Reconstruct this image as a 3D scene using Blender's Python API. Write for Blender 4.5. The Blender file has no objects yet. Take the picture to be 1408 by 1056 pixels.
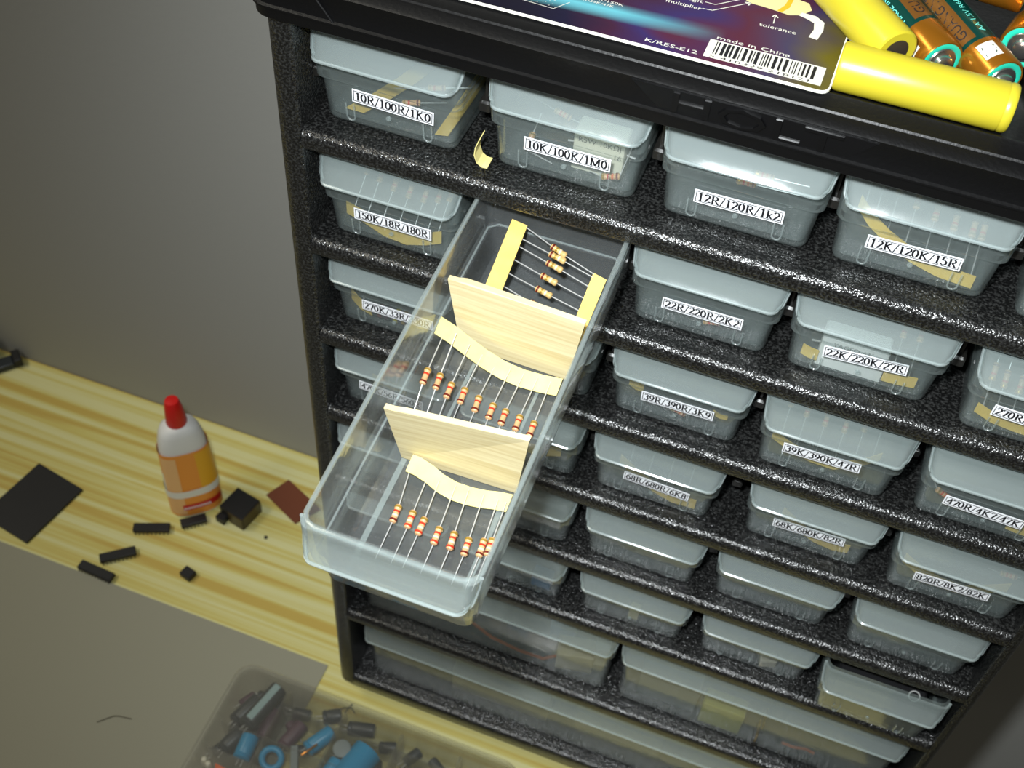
import bpy, math, random
from mathutils import Vector, Matrix
random.seed(7)
SC = bpy.context.scene
COL = SC.collection
MM = 0.001
DESK = 468.0          # desk top is world z=0; all heights below are given in mm relative to the top-row lips

def W3(x, y, z):      # cabinet millimetres -> world metres
    return Vector((x * MM, y * MM, (z + DESK) * MM))

# ------------------------------------------------------------------ camera
CAM_R = ((0.9351532924, 0.3500962399, 0.0540457446), (0.3001564886, -0.7020692195, -0.6457591605), (-0.1881340003, 0.6201059860, -0.7616260001))
CAM_C = (171.94, -300.68, 242.87)
F_PX = 1680.0
right, down, fwd = (Vector(r) for r in CAM_R)
cam = bpy.data.cameras.new('camera')
cam_o = bpy.data.objects.new('camera', cam)
COL.objects.link(cam_o)
m = Matrix((right, -down, -fwd)).transposed().to_4x4()
m.translation = W3(*CAM_C)
cam_o.matrix_world = m
cam.sensor_fit = 'HORIZONTAL'
cam.sensor_width = 36.0
cam.lens = F_PX * 36.0 / 1408.0
cam.clip_start = 0.01
cam.clip_end = 50
cam.dof.use_dof = True
cam.dof.focus_distance = 0.40
cam.dof.aperture_fstop = 26.0
SC.camera = cam_o

# ------------------------------------------------------------------ light
world = bpy.data.worlds.new('world')
SC.world = world
world.use_nodes = True
bg = world.node_tree.nodes['Background']
bg.inputs[0].default_value = (1.0, 0.95, 0.86, 1)
bg.inputs[1].default_value = 0.09

fl = bpy.data.lights.new('camera_flash', 'SPOT')       # the camera's own flash, up and left of the lens
fl.energy = 15.0
fl.color = (0.93, 0.98, 1.0)
fl.spot_size = math.radians(88)
fl.spot_blend = 1.0
fl.shadow_soft_size = 0.011
fo = bpy.data.objects.new('camera_flash', fl)
COL.objects.link(fo)
fpos = W3(*CAM_C) - down * 0.042 - right * 0.030
fo.location = fpos
aim = W3(165, 0, -40)
fo.rotation_euler = (aim - fpos).to_track_quat('-Z', 'Y').to_euler()

cl = bpy.data.lights.new('ceiling_lamp', 'AREA')       # the room's warm ceiling lamp, above and in front
cl.shape = 'RECTANGLE'
cl.size = 1.2
cl.size_y = 0.3
cl.energy = 12.0
cl.color = (1.0, 0.95, 0.80)
co = bpy.data.objects.new('ceiling_lamp', cl)
COL.objects.link(co)
co.location = (-1.0, -0.35, 1.7)
co.rotation_euler = (Vector((-0.15, 0.05, 0)) - Vector(co.location)).to_track_quat('-Z', 'Y').to_euler()

SC.view_settings.view_transform = 'Standard'
SC.view_settings.look = 'None'
SC.view_settings.gamma = 1.0
SC.view_settings.use_curve_mapping = False
SC.view_settings.exposure = 0.0
SC.cycles.transparent_max_bounces = 40
SC.cycles.max_bounces = 16
SC.cycles.caustics_reflective = False
SC.cycles.caustics_refractive = False

# ------------------------------------------------------------------ materials
def lin(c):
    return tuple((v / 12.92 if v <= 0.04045 else ((v + 0.055) / 1.055) ** 2.4) for v in (x / 255.0 for x in c))

def mat(name, rgb, rough=0.5, metal=0.0, spec=0.5, bump=None, vary=None, emis=None):
    """rgb as 0-255 sRGB. bump=(scale,strength). vary=(scale,rgb2,stretch)"""
    mt = bpy.data.materials.new(name)
    mt.use_nodes = True
    nt = mt.node_tree
    p = nt.nodes['Principled BSDF']
    p.inputs['Base Color'].default_value = (*lin(rgb), 1)
    p.inputs['Roughness'].default_value = rough
    p.inputs['Metallic'].default_value = metal
    p.inputs['Specular IOR Level'].default_value = spec
    tc = nt.nodes.new('ShaderNodeTexCoord')
    if vary:
        sc, rgb2, stretch = vary
        mp = nt.nodes.new('ShaderNodeMapping')
        mp.inputs['Scale'].default_value = stretch
        nz = nt.nodes.new('ShaderNodeTexNoise')
        nz.inputs['Scale'].default_value = sc
        nz.inputs['Detail'].default_value = 4
        rp = nt.nodes.new('ShaderNodeValToRGB')
        rp.color_ramp.elements[0].position = 0.35
        rp.color_ramp.elements[1].position = 0.65
        rp.color_ramp.elements[0].color = (*lin(rgb), 1)
        rp.color_ramp.elements[1].color = (*lin(rgb2), 1)
        nt.links.new(tc.outputs['Object'], mp.inputs['Vector'])
        nt.links.new(mp.outputs[0], nz.inputs['Vector'])
        nt.links.new(nz.outputs['Fac'], rp.inputs['Fac'])
        nt.links.new(rp.outputs[0], p.inputs['Base Color'])
    if bump:
        nz = nt.nodes.new('ShaderNodeTexNoise')
        nz.inputs['Scale'].default_value = bump[0]
        nz.inputs['Detail'].default_value = 2
        b = nt.nodes.new('ShaderNodeBump')
        b.inputs['Strength'].default_value = bump[1]
        b.inputs['Distance'].default_value = 0.001
        nt.links.new(tc.outputs['Object'], nz.inputs['Vector'])
        nt.links.new(nz.outputs['Fac'], b.inputs['Height'])
        nt.links.new(b.outputs[0], p.inputs['Normal'])
    return mt

def plastic(name, milk, tint, rgb, rough=0.14, gloss=0.75):
    """translucent polypropylene: see-through, milky scatter, glossy at grazing angles"""
    mt = bpy.data.materials.new(name)
    mt.use_nodes = True
    nt = mt.node_tree
    nt.nodes.clear()
    N = nt.nodes.new
    out = N('ShaderNodeOutputMaterial')
    tr = N('ShaderNodeBsdfTransparent'); tr.inputs[0].default_value = (*tint, 1)
    df = N('ShaderNodeBsdfDiffuse'); df.inputs[0].default_value = (*lin(rgb), 1)
    tl = N('ShaderNodeBsdfTranslucent'); tl.inputs[0].default_value = (*lin(rgb), 1)
    m0 = N('ShaderNodeMixShader'); m0.inputs[0].default_value = 0.4
    m1 = N('ShaderNodeMixShader'); m1.inputs[0].default_value = milk
    gl = N('ShaderNodeBsdfGlossy'); gl.inputs['Roughness'].default_value = rough
    gl.inputs['Color'].default_value = (1, 1, 1, 1)
    lw = N('ShaderNodeLayerWeight'); lw.inputs['Blend'].default_value = 0.5
    pw = N('ShaderNodeMath'); pw.operation = 'POWER'; pw.inputs[1].default_value = 4.0
    ma = N('ShaderNodeMath'); ma.operation = 'MULTIPLY_ADD'; ma.inputs[1].default_value = gloss; ma.inputs[2].default_value = 0.045
    m2 = N('ShaderNodeMixShader')
    L = nt.links.new
    L(df.outputs[0], m0.inputs[1]); L(tl.outputs[0], m0.inputs[2])
    L(tr.outputs[0], m1.inputs[1]); L(m0.outputs[0], m1.inputs[2])
    L(lw.outputs['Facing'], pw.inputs[0]); L(pw.outputs[0], ma.inputs[0]); L(ma.outputs[0], m2.inputs[0])
    L(m1.outputs[0], m2.inputs[1]); L(gl.outputs[0], m2.inputs[2])
    L(m2.outputs[0], out.inputs['Surface'])
    tc = N('ShaderNodeTexCoord'); nz = N('ShaderNodeTexNoise'); nz.inputs['Scale'].default_value = 160
    bp = N('ShaderNodeBump'); bp.inputs['Strength'].default_value = 0.12; bp.inputs['Distance'].default_value = 0.001
    L(tc.outputs['Object'], nz.inputs['Vector']); L(nz.outputs['Fac'], bp.inputs['Height']); L(bp.outputs[0], gl.inputs['Normal'])
    return mt

def hammered(name):
    mt = bpy.data.materials.new(name)
    mt.use_nodes = True
    nt = mt.node_tree
    p = nt.nodes['Principled BSDF']
    N = nt.nodes.new
    L = nt.links.new
    tc = N('ShaderNodeTexCoord')
    nz = N('ShaderNodeTexNoise'); nz.inputs['Scale'].default_value = 1050; nz.inputs['Detail'].default_value = 1.5
    rp = N('ShaderNodeValToRGB')
    rp.color_ramp.elements[0].position = 0.45; rp.color_ramp.elements[0].color = (0.006, 0.006, 0.006, 1)
    rp.color_ramp.elements[1].position = 0.68; rp.color_ramp.elements[1].color = (0.04, 0.041, 0.04, 1)
    L(tc.outputs['Object'], nz.inputs['Vector']); L(nz.outputs['Fac'], rp.inputs['Fac'])
    L(rp.outputs[0], p.inputs['Base Color'])
    p.inputs['Metallic'].default_value = 0.2
    p.inputs['Roughness'].default_value = 0.25
    p.inputs['Specular IOR Level'].default_value = 1.0
    b = N('ShaderNodeBump'); b.inputs['Strength'].default_value = 0.7; b.inputs['Distance'].default_value = 0.0007
    L(nz.outputs['Fac'], b.inputs['Height']); L(b.outputs[0], p.inputs['Normal'])
    return mt

def pine(name):
    mt = bpy.data.materials.new(name)
    mt.use_nodes = True
    nt = mt.node_tree
    p = nt.nodes['Principled BSDF']
    N = nt.nodes.new
    L = nt.links.new
    tc = N('ShaderNodeTexCoord'); mp = N('ShaderNodeMapping'); mp.inputs['Scale'].default_value = (1.8, 150, 20)
    nz = N('ShaderNodeTexNoise'); nz.inputs['Scale'].default_value = 1.0; nz.inputs['Detail'].default_value = 3
    nz.inputs['Distortion'].default_value = 0.5
    rp = N('ShaderNodeValToRGB')
    e = rp.color_ramp.elements
    e[0].position = 0.34; e[0].color = (*lin((194, 168, 84)), 1)
    e[1].position = 0.60; e[1].color = (*lin((216, 212, 154)), 1)
    k = e.new(0.46); k.color = (*lin((206, 194, 112)), 1)
    L(tc.outputs['Object'], mp.inputs['Vector']); L(mp.outputs[0], nz.inputs['Vector']); L(nz.outputs['Fac'], rp.inputs['Fac'])
    L(rp.outputs[0], p.inputs['Base Color'])
    p.inputs['Roughness'].default_value = 0.5
    return mt

def card_print(name):
    """printed card: dark violet ground, a teal sweep, maroon and olive towards the right"""
    mt = bpy.data.materials.new(name)
    mt.use_nodes = True
    nt = mt.node_tree
    p = nt.nodes['Principled BSDF']
    N = nt.nodes.new
    L = nt.links.new
    tc = N('ShaderNodeTexCoord'); sp = N('ShaderNodeSeparateXYZ'); L(tc.outputs['Object'], sp.inputs[0])
    # left-right ground
    mx = N('ShaderNodeMapRange'); mx.inputs['From Min'].default_value = 0.055; mx.inputs['From Max'].default_value = 0.166
    nz = N('ShaderNodeTexNoise'); nz.inputs['Scale'].default_value = 45; nz.inputs['Detail'].default_value = 1
    mpn = N('ShaderNodeMapping'); mpn.inputs['Scale'].default_value = (0.5, 1.3, 1); mpn.inputs['Rotation'].default_value = (0, 0, 0.25)
    L(tc.outputs['Object'], mpn.inputs[0]); L(mpn.outputs[0], nz.inputs['Vector'])
    ad = N('ShaderNodeMath'); ad.operation = 'MULTIPLY_ADD'; ad.inputs[1].default_value = 0.55
    sb = N('ShaderNodeMath'); sb.operation = 'SUBTRACT'; sb.inputs[1].default_value = 0.27
    L(sp.outputs[0], mx.inputs['Value']); L(nz.outputs['Fac'], ad.inputs[0]); L(mx.outputs[0], ad.inputs[2]); L(ad.outputs[0], sb.inputs[0])
    r1 = N('ShaderNodeValToRGB'); e = r1.color_ramp.elements
    cols = [(0.0, (8, 6, 18)), (0.25, (14, 10, 40)), (0.40, (52, 16, 44)), (0.55, (44, 30, 84)), (0.68, (74, 22, 44)), (0.86, (56, 48, 76)), (1.0, (84, 76, 26))]
    e[0].position, e[0].color = cols[0][0], (*lin(cols[0][1]), 1)
    e[1].position, e[1].color = cols[-1][0], (*lin(cols[-1][1]), 1)
    for ps, c in cols[1:-1]:
        q = e.new(ps); q.color = (*lin(c), 1)
    L(sb.outputs[0], r1.inputs['Fac'])
    # teal sweep  v = Y - (0.0175 + 0.04*(X-0.07))
    a1 = N('ShaderNodeMath'); a1.operation = 'MULTIPLY_ADD'; a1.inputs[1].default_value = -0.035; a1.inputs[2].default_value = -0.0152
    a2 = N('ShaderNodeMath'); a2.operation = 'ADD'
    L(sp.outputs[0], a1.inputs[0]); L(a1.outputs[0], a2.inputs[0]); L(sp.outputs[1], a2.inputs[1])
    wr = N('ShaderNodeMapRange'); wr.inputs['From Min'].default_value = -0.0045; wr.inputs['From Max'].default_value = 0.0055
    L(a2.outputs[0], wr.inputs['Value'])
    r2 = N('ShaderNodeValToRGB'); e2 = r2.color_ramp.elements
    e2[0].position, e2[0].color = 0.0, (0, 0, 0, 1)
    e2[1].position, e2[1].color = 1.0, (0, 0, 0, 1)
    for ps, v in ((0.35, 0.75), (0.55, 1.0), (0.75, 0.45)):
        q = e2.new(ps); q.color = (v, v, v, 1)
    L(wr.outputs[0], r2.inputs['Fac'])
    fd = N('ShaderNodeMapRange'); fd.inputs['From Min'].default_value = 0.132; fd.inputs['From Max'].default_value = 0.098
    L(sp.outputs[0], fd.inputs['Value'])
    ml = N('ShaderNodeMath'); ml.operation = 'MULTIPLY'; L(r2.outputs[0], ml.inputs[0]); L(fd.outputs[0], ml.inputs[1])
    mix = N('ShaderNodeMixRGB'); L(ml.outputs[0], mix.inputs[0]); L(r1.outputs[0], mix.inputs[1]); mix.inputs[2].default_value = (*lin((96, 176, 190)), 1)
    L(mix.outputs[0], p.inputs['Base Color'])
    p.inputs['Roughness'].default_value = 0.25
    return mt

M = dict(
    hammer=hammered('black hammered paint'),
    lid=mat('black moulded plastic', (9, 9, 10), 0.42, spec=0.3, bump=(700, 0.12)),
    lidgloss=mat('glossy black plastic', (12, 12, 13), 0.2),
    rail=mat('dark rail plastic', (30, 29, 27), 0.3),
    inner=mat('dark cabinet back', (26, 25, 24), 0.6),
    pp=plastic('clear milky polypropylene', 0.135, (0.955, 0.975, 0.975), (198, 212, 210)),
    pplip=plastic('milky polypropylene lip', 0.215, (0.95, 0.98, 0.98), (226, 238, 237), 0.2, 0.9),
    ppedge=plastic('milky polypropylene edge', 0.38, (0.95, 0.98, 0.98), (226, 238, 238), 0.2, 0.9),
    ppclear=plastic('clear polypropylene', 0.10, (0.965, 0.98, 0.98), (204, 210, 212), 0.12),
    boxpp=plastic('dull clear box plastic', 0.07, (0.96, 0.96, 0.95), (176, 174, 162), 0.3),
    label=mat('white label paper', (244, 246, 250), 0.6),
    ink=mat('black ink', (16, 16, 22), 0.6),
    tape=mat('yellow paper tape', (226, 190, 88), 0.6, vary=(120, (234, 202, 104), (1, 1, 1))),
    tapepale=mat('pale yellow paper tape', (226, 212, 138), 0.6, vary=(120, (234, 222, 152), (1, 1, 1))),
    resbody=mat('tan resistor lacquer', (214, 168, 120), 0.35),
    resgold=mat('tan yellow resistor lacquer', (206, 172, 112), 0.35),
    red=mat('red band', (206, 52, 28), 0.4),
    orange=mat('orange band', (214, 96, 36), 0.4),
    brown=mat('brown band', (104, 26, 16), 0.4),
    darkband=mat('dark band', (52, 26, 20), 0.4),
    gold=mat('gold band', (176, 142, 60), 0.3, 0.4),
    white=mat('whitish band', (220, 206, 180), 0.4),
    lead=mat('tinned wire', (214, 214, 212), 0.3, 0.45),
    balsa=mat('pale balsa wood', (212, 194, 144), 0.65, vary=(9, (232, 220, 178), (2, 2, 70))),
    pine=pine('pine board'),
    wall=mat('grey painted wall', (150, 150, 146), 0.75, bump=(300, 0.08)),
    sheet=mat('grey card sheet', (148, 146, 128), 0.7),
    ceramic=mat('cream ceramic', (226, 222, 200), 0.5),
    whiteceramic=mat('white ceramic', (236, 238, 234), 0.5),
    greyink=mat('grey print', (110, 108, 100), 0.6),
    yellow=mat('yellow sleeve', (190, 176, 44), 0.34),
    steel=mat('steel', (190, 188, 184), 0.22, 0.95),
    darksteel=mat('dull steel', (100, 92, 82), 0.4, 0.8),
    green=mat('dark green foil', (10, 70, 62), 0.25, 0.5),
    teal=mat('teal plastic ring', (40, 190, 160), 0.35),
    copper=mat('copper gold foil', (176, 112, 30), 0.22, 0.7),
    brownfoil=mat('brown foil', (120, 78, 30), 0.35, 0.4),
    tealprint=mat('teal print', (110, 220, 205), 0.5),
    card=card_print('printed card'),
    cardwhite=mat('white card edge', (240, 238, 226), 0.6),
    offwhite=mat('off white print', (222, 220, 208), 0.5),
    cream=mat('cream print', (214, 204, 150), 0.5),
    black=mat('matt black plastic', (22, 22, 24), 0.5),
    pcb=mat('brown laminate', (112, 60, 38), 0.45),
    brownside=mat('dark brown plastic', (58, 46, 22), 0.4),
    bottlewhite=mat('white bottle plastic', (226, 226, 222), 0.35),
    bottlered=mat('red cap plastic', (206, 22, 18), 0.4),
    borange=mat('orange label', (238, 152, 62), 0.45),
    bamber=mat('amber label', (232, 172, 40), 0.45),
    bpeach=mat('peach label', (236, 186, 128), 0.45),
    bred=mat('red label stripe', (196, 34, 30), 0.45),
    blue=mat('blue sleeve', (16, 140, 186), 0.35),
    blue2=mat('blue block', (40, 120, 176), 0.4),
    capblack=mat('black sleeve', (40, 46, 50), 0.4),
    palestripe=mat('pale stripe', (150, 176, 176), 0.5),
    orangeplastic=mat('orange plastic', (226, 92, 20), 0.4),
    wire=mat('orange wire', (196, 104, 44), 0.4),
    greenyellow=mat('yellow green block', (186, 186, 96), 0.5),
    greystick=mat('grey plastic', (120, 130, 130), 0.5),
    beige=mat('beige card', (196, 188, 160), 0.6),
    purple=mat('purple grey plastic', (80, 50, 66), 0.5),
)

# ------------------------------------------------------------------ mesh helpers (millimetres in, metres out)
class MB:
    def __init__(s):
        s.v = []
        s.f = []
        s.sm = []
    def add(s, vs, fs, smooth=False):
        o = len(s.v)
        s.v += [tuple(p) for p in vs]
        s.f += [tuple(i + o for i in f) for f in fs]
        s.sm += [smooth] * len(fs)
        return s
    def cbox(s, x0, x1, y0, y1, z0, z1, b=0.0):
        if b <= 0:
            vs = [(x, y, z) for z in (z0, z1) for y in (y0, y1) for x in (x0, x1)]
            return s.add(vs, [(0, 2, 3, 1), (4, 5, 7, 6), (0, 1, 5, 4), (2, 6, 7, 3), (0, 4, 6, 2), (1, 3, 7, 5)])
        return s.loft([rrect(x0 + b, x1 - b, y0 + b, y1 - b, b * .4, z0, 2), rrect(x0, x1, y0, y1, b, z0 + b, 2), rrect(x0, x1, y0, y1, b, z1 - b, 2), rrect(x0 + b, x1 - b, y0 + b, y1 - b, b * .4, z1, 2)], smooth=True)
    def loft(s, secs, cap0=True, cap1=True, smooth=False, closed=True):
        n = len(secs[0])
        vs = [p for sec in secs for p in sec]
        fs = []
        for k in range(len(secs) - 1):
            for i in range(n if closed else n - 1):
                j = (i + 1) % n
                fs.append((k * n + i, k * n + j, (k + 1) * n + j, (k + 1) * n + i))
        o = len(s.v)
        s.add(vs, fs, smooth)
        caps = []
        if cap0: caps.append(tuple(reversed(range(n))))
        if cap1: caps.append(tuple(range((len(secs) - 1) * n, len(secs) * n)))
        s.f += [tuple(i + o for i in c) for c in caps]
        s.sm += [False] * len(caps)
        return s
    def lathe(s, prof, n=20, org=(0, 0, 0), ax='z', smooth=True):
        """prof: list of (r, h) along the axis"""
        secs = []
        for r, h in prof:
            ring = []
            for i in range(n):
                a = 2 * math.pi * i / n
                c, d = r * math.cos(a), r * math.sin(a)
                q = {'z': (c, d, h), 'x': (h, c, d), 'y': (d, h, c)}[ax]
                ring.append((q[0] + org[0], q[1] + org[1], q[2] + org[2]))
            secs.append(ring)
        return s.loft(secs, prof[0][0] > 1e-6, prof[-1][0] > 1e-6, smooth)
    def tube(s, pts, r, n=6, smooth=True):
        pts = [Vector(p) for p in pts]
        secs = []
        a = None
        for i, p in enumerate(pts):
            t = (pts[min(i + 1, len(pts) - 1)] - pts[max(i - 1, 0)]).normalized()
            if a is None:
                a = t.cross(Vector((0, 0, 1)) if abs(t.z) < 0.9 else Vector((0, 1, 0)))
            a = (a - t * a.dot(t)).normalized()
            b = t.cross(a)
            secs.append([tuple(p + (a * math.cos(2 * math.pi * k / n) + b * math.sin(2 * math.pi * k / n)) * r) for k in range(n)])
        return s.loft(secs, True, True, smooth)
    def ribbon(s, pts, wdir, width, th):
        """solid band along pts, wdir = vector or list of vectors across"""
        pts = [Vector(p) for p in pts]
        secs = []
        for i, p in enumerate(pts):
            t = (pts[min(i + 1, len(pts) - 1)] - pts[max(i - 1, 0)]).normalized()
            w = Vector(wdir[i] if isinstance(wdir, list) else wdir).normalized()
            n = t.cross(w).normalized()
            a, b = w * width / 2, n * th / 2
            secs.append([tuple(p - a - b), tuple(p + a - b), tuple(p + a + b), tuple(p - a + b)])
        return s.loft(secs)
    def prism(s, poly, z0, z1):
        return s.loft([[(x, y, z0) for x, y in poly], [(x, y, z1) for x, y in poly]])
    def mesh(s, name, m):
        me = bpy.data.meshes.new(name)
        me.from_pydata([(x * MM, y * MM, z * MM) for x, y, z in s.v], [], s.f)
        me.polygons.foreach_set('use_smooth', s.sm)
        me.materials.append(m)
        if any(s.sm): me.set_sharp_from_angle(angle=math.radians(38))
        me.update()
        return me

def rrect(x0, x1, y0, y1, r, z, n=4):
    r = max(0.01, min(r, (x1 - x0) / 2 - .01, (y1 - y0) / 2 - .01))
    out = []
    for cx, cy, a0 in ((x1 - r, y0 + r, -90), (x1 - r, y1 - r, 0), (x0 + r, y1 - r, 90), (x0 + r, y0 + r, 180)):
        for i in range(n + 1):
            a = math.radians(a0 + 90 * i / n)
            out.append((cx + r * math.cos(a), cy + r * math.sin(a), z))
    return out

def obj(name, me, parent=None, loc=None, rot=None, m=None):
    if isinstance(me, MB):
        me = me.mesh(name, m)
    o = bpy.data.objects.new(name, me)
    COL.objects.link(o)
    if parent is not None:
        o.parent = parent
    if loc is not None:
        o.location = loc
    if rot is not None:
        o.rotation_euler = rot
    return o

def tag(o, label=None, cat=None, group=None, kind=None):
    if label: o['label'] = label
    if cat: o['category'] = cat
    if group: o['group'] = group
    if kind: o['kind'] = kind
    return o

def thing(name, label, cat, loc, rot=(0, 0, 0), group=None):
    o = bpy.data.objects.new(name, None)
    o.empty_display_size = 0.01
    COL.objects.link(o)
    o.location = loc
    o.rotation_euler = rot
    return tag(o, label, cat, group)

def text2d(s, size, spacing=1.0):
    """flat letters from the built-in font -> (verts2d, faces), millimetres, origin at lower left"""
    cu = bpy.data.curves.new('t', 'FONT')
    cu.body = s
    cu.size = size
    cu.resolution_u = 2
    cu.space_character = spacing
    o = bpy.data.objects.new('t', cu)
    COL.objects.link(o)
    dg = bpy.context.evaluated_depsgraph_get()
    me = bpy.data.meshes.new_from_object(o.evaluated_get(dg))
    vs = [(v.co.x, v.co.y) for v in me.vertices]
    fs = [tuple(p.vertices) for p in me.polygons]
    bpy.data.objects.remove(o)
    bpy.data.curves.remove(cu)
    bpy.data.meshes.remove(me)
    return vs, fs

# --- serif lettering of the drawer labels, written with a broad pen (thick uprights, thin cross strokes)
def arc(cx, cy, rx, ry, a0, a1, n=10):
    return [(cx + rx * math.cos(math.radians(a0 + (a1 - a0) * i / n)), cy + ry * math.sin(math.radians(a0 + (a1 - a0) * i / n))) for i in range(n + 1)]
GL = {
    '0': (.52, [arc(.25, .5, .19, .47, 0, 360, 16)]),
    '1': (.50, [[(.26, .98), (.26, .02)], [(.12, .86), (.26, .96)], [(.12, .02), (.40, .02)]]),
    '2': (.52, [arc(.25, .72, .18, .25, 165, -20, 8) + [(.08, .05)], [(.06, .04), (.45, .04)], [(.45, .04), (.47, .16)]]),
    '3': (.52, [arc(.23, .75, .17, .22, 150, -80, 8), arc(.22, .28, .20, .27, 85, -150, 10)]),
    '4': (.54, [[(.36, .98), (.36, .02)], [(.36, .95), (.05, .30)], [(.04, .30), (.48, .30)]]),
    '5': (.52, [[(.14, .94), (.44, .94)], [(.14, .94), (.11, .56)], arc(.22, .32, .21, .30, 115, -150, 10)]),
    '6': (.52, [arc(.26, .30, .18, .28, 0, 360, 14), [(.42, .97), (.22, .82), (.11, .55), (.08, .32)]]),
    '7': (.50, [[(.06, .94), (.45, .94)], [(.45, .94), (.20, .02)], [(.06, .94), (.05, .80)]]),
    '8': (.52, [arc(.25, .74, .16, .23, 0, 360, 12), arc(.25, .27, .19, .26, 0, 360, 12)]),
    '9': (.52, [arc(.25, .68, .18, .28, 0, 360, 14), [(.09, .03), (.28, .16), (.39, .42), (.43, .66)]]),
    'R': (.74, [[(.17, .98), (.17, .02)], [(.05, .97), (.34, .97)], arc(.34, .74, .20, .23, 90, -90, 8), [(.17, .51), (.36, .51)], [(.33, .51), (.60, .04)], [(.05, .02), (.29, .02)], [(.54, .02), (.72, .02)]]),
    'K': (.78, [[(.17, .98), (.17, .02)], [(.05, .98), (.29, .98)], [(.05, .02), (.29, .02)], [(.58, .97), (.19, .48)], [(.27, .58), (.62, .03)], [(.48, .98), (.68, .98)], [(.52, .02), (.76, .02)]]),
    'k': (.54, [[(.13, .98), (.13, .02)], [(.04, .98), (.13, .98)], [(.04, .02), (.23, .02)], [(.42, .62), (.15, .34)], [(.22, .42), (.43, .03)], [(.34, .64), (.50, .64)], [(.36, .02), (.54, .02)]]),
    'M': (.95, [[(.14, .98), (.14, .02)], [(.14, .96), (.45, .06)], [(.45, .06), (.76, .96)], [(.77, .98), (.77, .02)], [(.04, .98), (.18, .98)], [(.72, .98), (.88, .98)], [(.04, .02), (.26, .02)], [(.64, .02), (.90, .02)]]),
    '/': (.36, [[(.02, -.04), (.30, 1.02)]]),
}
def pen_text(s, width, height):
    """returns verts2d, faces centred on the origin, fitted to width x height"""
    tot = sum(GL[c][0] for c in s)
    sx = width / tot
    vs, fs = [], []
    x = -width / 2
    for c in s:
        adv, strokes = GL[c]
        for st in strokes:
            for a, b in zip(st[:-1], st[1:]):
                dx, dy = b[0] - a[0], b[1] - a[1]
                ln = math.hypot(dx, dy)
                w = (0.075 + 0.085 * abs(dy) / ln) * (0.6 if c == '/' else 1) / 2
                nx, ny = -dy / ln * w, dx / ln * w
                ex, ey = dx / ln * .02, dy / ln * .02
                o = len(vs)
                for px, py in ((a[0] - ex + nx, a[1] - ey + ny), (a[0] - ex - nx, a[1] - ey - ny), (b[0] + ex - nx, b[1] + ey - ny), (b[0] + ex + nx, b[1] + ey + ny)):
                    vs.append((x + px * sx, (py - .5) * height))
                fs.append((o, o + 1, o + 2, o + 3))
        x += adv * sx
    return vs, fs

# ================================================================== the setting
PITCH, ROW = 60.0, 51.34
WALLY = 158.0
tag(obj('wall_back', MB().cbox(-1600, 1600, WALLY, WALLY + 60, -1100, 1500), m=M['wall'], loc=(0, 0, DESK * MM)), kind='structure')
tag(obj('floor', MB().cbox(-1600, 1600, -1800, WALLY, -1130, -1100), m=M['sheet'], loc=(0, 0, DESK * MM)), kind='structure')
tag(obj('pine_shelf', MB().cbox(-640, 312, -190, WALLY, -24, 0, 1.0), m=M['pine']), 'pine board shelf against the grey wall, under the black cabinet', 'shelf')
tag(obj('grey_card_sheet', MB().cbox(-520, -29, -185, 13, 0.0, 0.8), m=M['sheet']), 'grey card sheet covering the front of the pine shelf', 'card sheet')

# ================================================================== the cabinet
XL, XR = -14.3, 303.0
YB = 156.0
cab = thing('drawer_cabinet', 'black hammered metal parts cabinet with many clear drawers on the pine shelf', 'cabinet', W3((XL + XR) / 2, 75, -DESK))
CX = (XL + XR) / 2
def cabpart(name, mb, m, label=None):
    o = obj(name, mb, cab, m=m)
    # part vertices are given in cabinet millimetres; shift them to the Empty's frame
    o.location = (-CX * MM, -75 * MM, DESK * MM)
    if label: o['label'] = label
    return o
def side_panel(x0, x1, outer_left):
    r = 5.5
    pts = []
    if outer_left:
        pts = [(x1, YB), (x0, YB)] + [(x0 + r + r * math.cos(math.radians(a)), r + r * math.sin(math.radians(a))) for a in range(180, 271, 15)] + [(x1 - 2 + 2 * math.cos(math.radians(a)), 2 + 2 * math.sin(math.radians(a))) for a in range(270, 361, 30)]
    else:
        pts = [(x1, YB), (x0, YB)] + [(x0 + 2 + 2 * math.cos(math.radians(a)), 2 + 2 * math.sin(math.radians(a))) for a in range(180, 271, 30)] + [(x1 - r + r * math.cos(math.radians(a)), r + r * math.sin(math.radians(a))) for a in range(270, 361, 15)]
    mb = MB()
    mb.loft([[(x, y, z) for x, y in pts] for z in (-449, 16)], smooth=True)
    return mb
cabpart('side_panel', side_panel(XL, -4.0, True), M['hammer'])
cabpart('side_panel', side_panel(XR - 5.6, XR, False), M['hammer'])
cabpart('back_panel', MB().cbox(-4, XR - 5.6, YB - 1.2, YB, -449, 14), M['inner'])
cabpart('top_panel', MB().cbox(-4, XR - 5.6, 1, YB - 1.2, 14, 16), M['inner'])
def shelf(zt, th=8.3):
    """floor with a rounded, hammered nose"""
    r = 3.2
    prof = [(YB - 1.5, zt)] + [(r + r * math.cos(math.radians(a)), zt - r + r * math.sin(math.radians(a))) for a in range(90, 181, 15)]
    prof += [(2.2 + 2.2 * math.cos(math.radians(a)), zt - th + 2.2 + 2.2 * math.sin(math.radians(a))) for a in range(180, 271, 22)]
    prof += [(4.5, zt - th), (4.5, zt - 1.4), (YB - 1.5, zt - 1.4)]
    mb = MB()
    return mb.loft([[(x, y, z) for y, z in prof] for x in (-4.0, XR - 5.6)], smooth=True)
SHELF = [-29.3 - ROW * k for k in range(6)]
SHELF += [SHELF[5] - 77.4, SHELF[5] - 154.8]
for zt in SHELF:
    o = cabpart('shelf', shelf(zt), M['hammer'])
base = MB()
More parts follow.
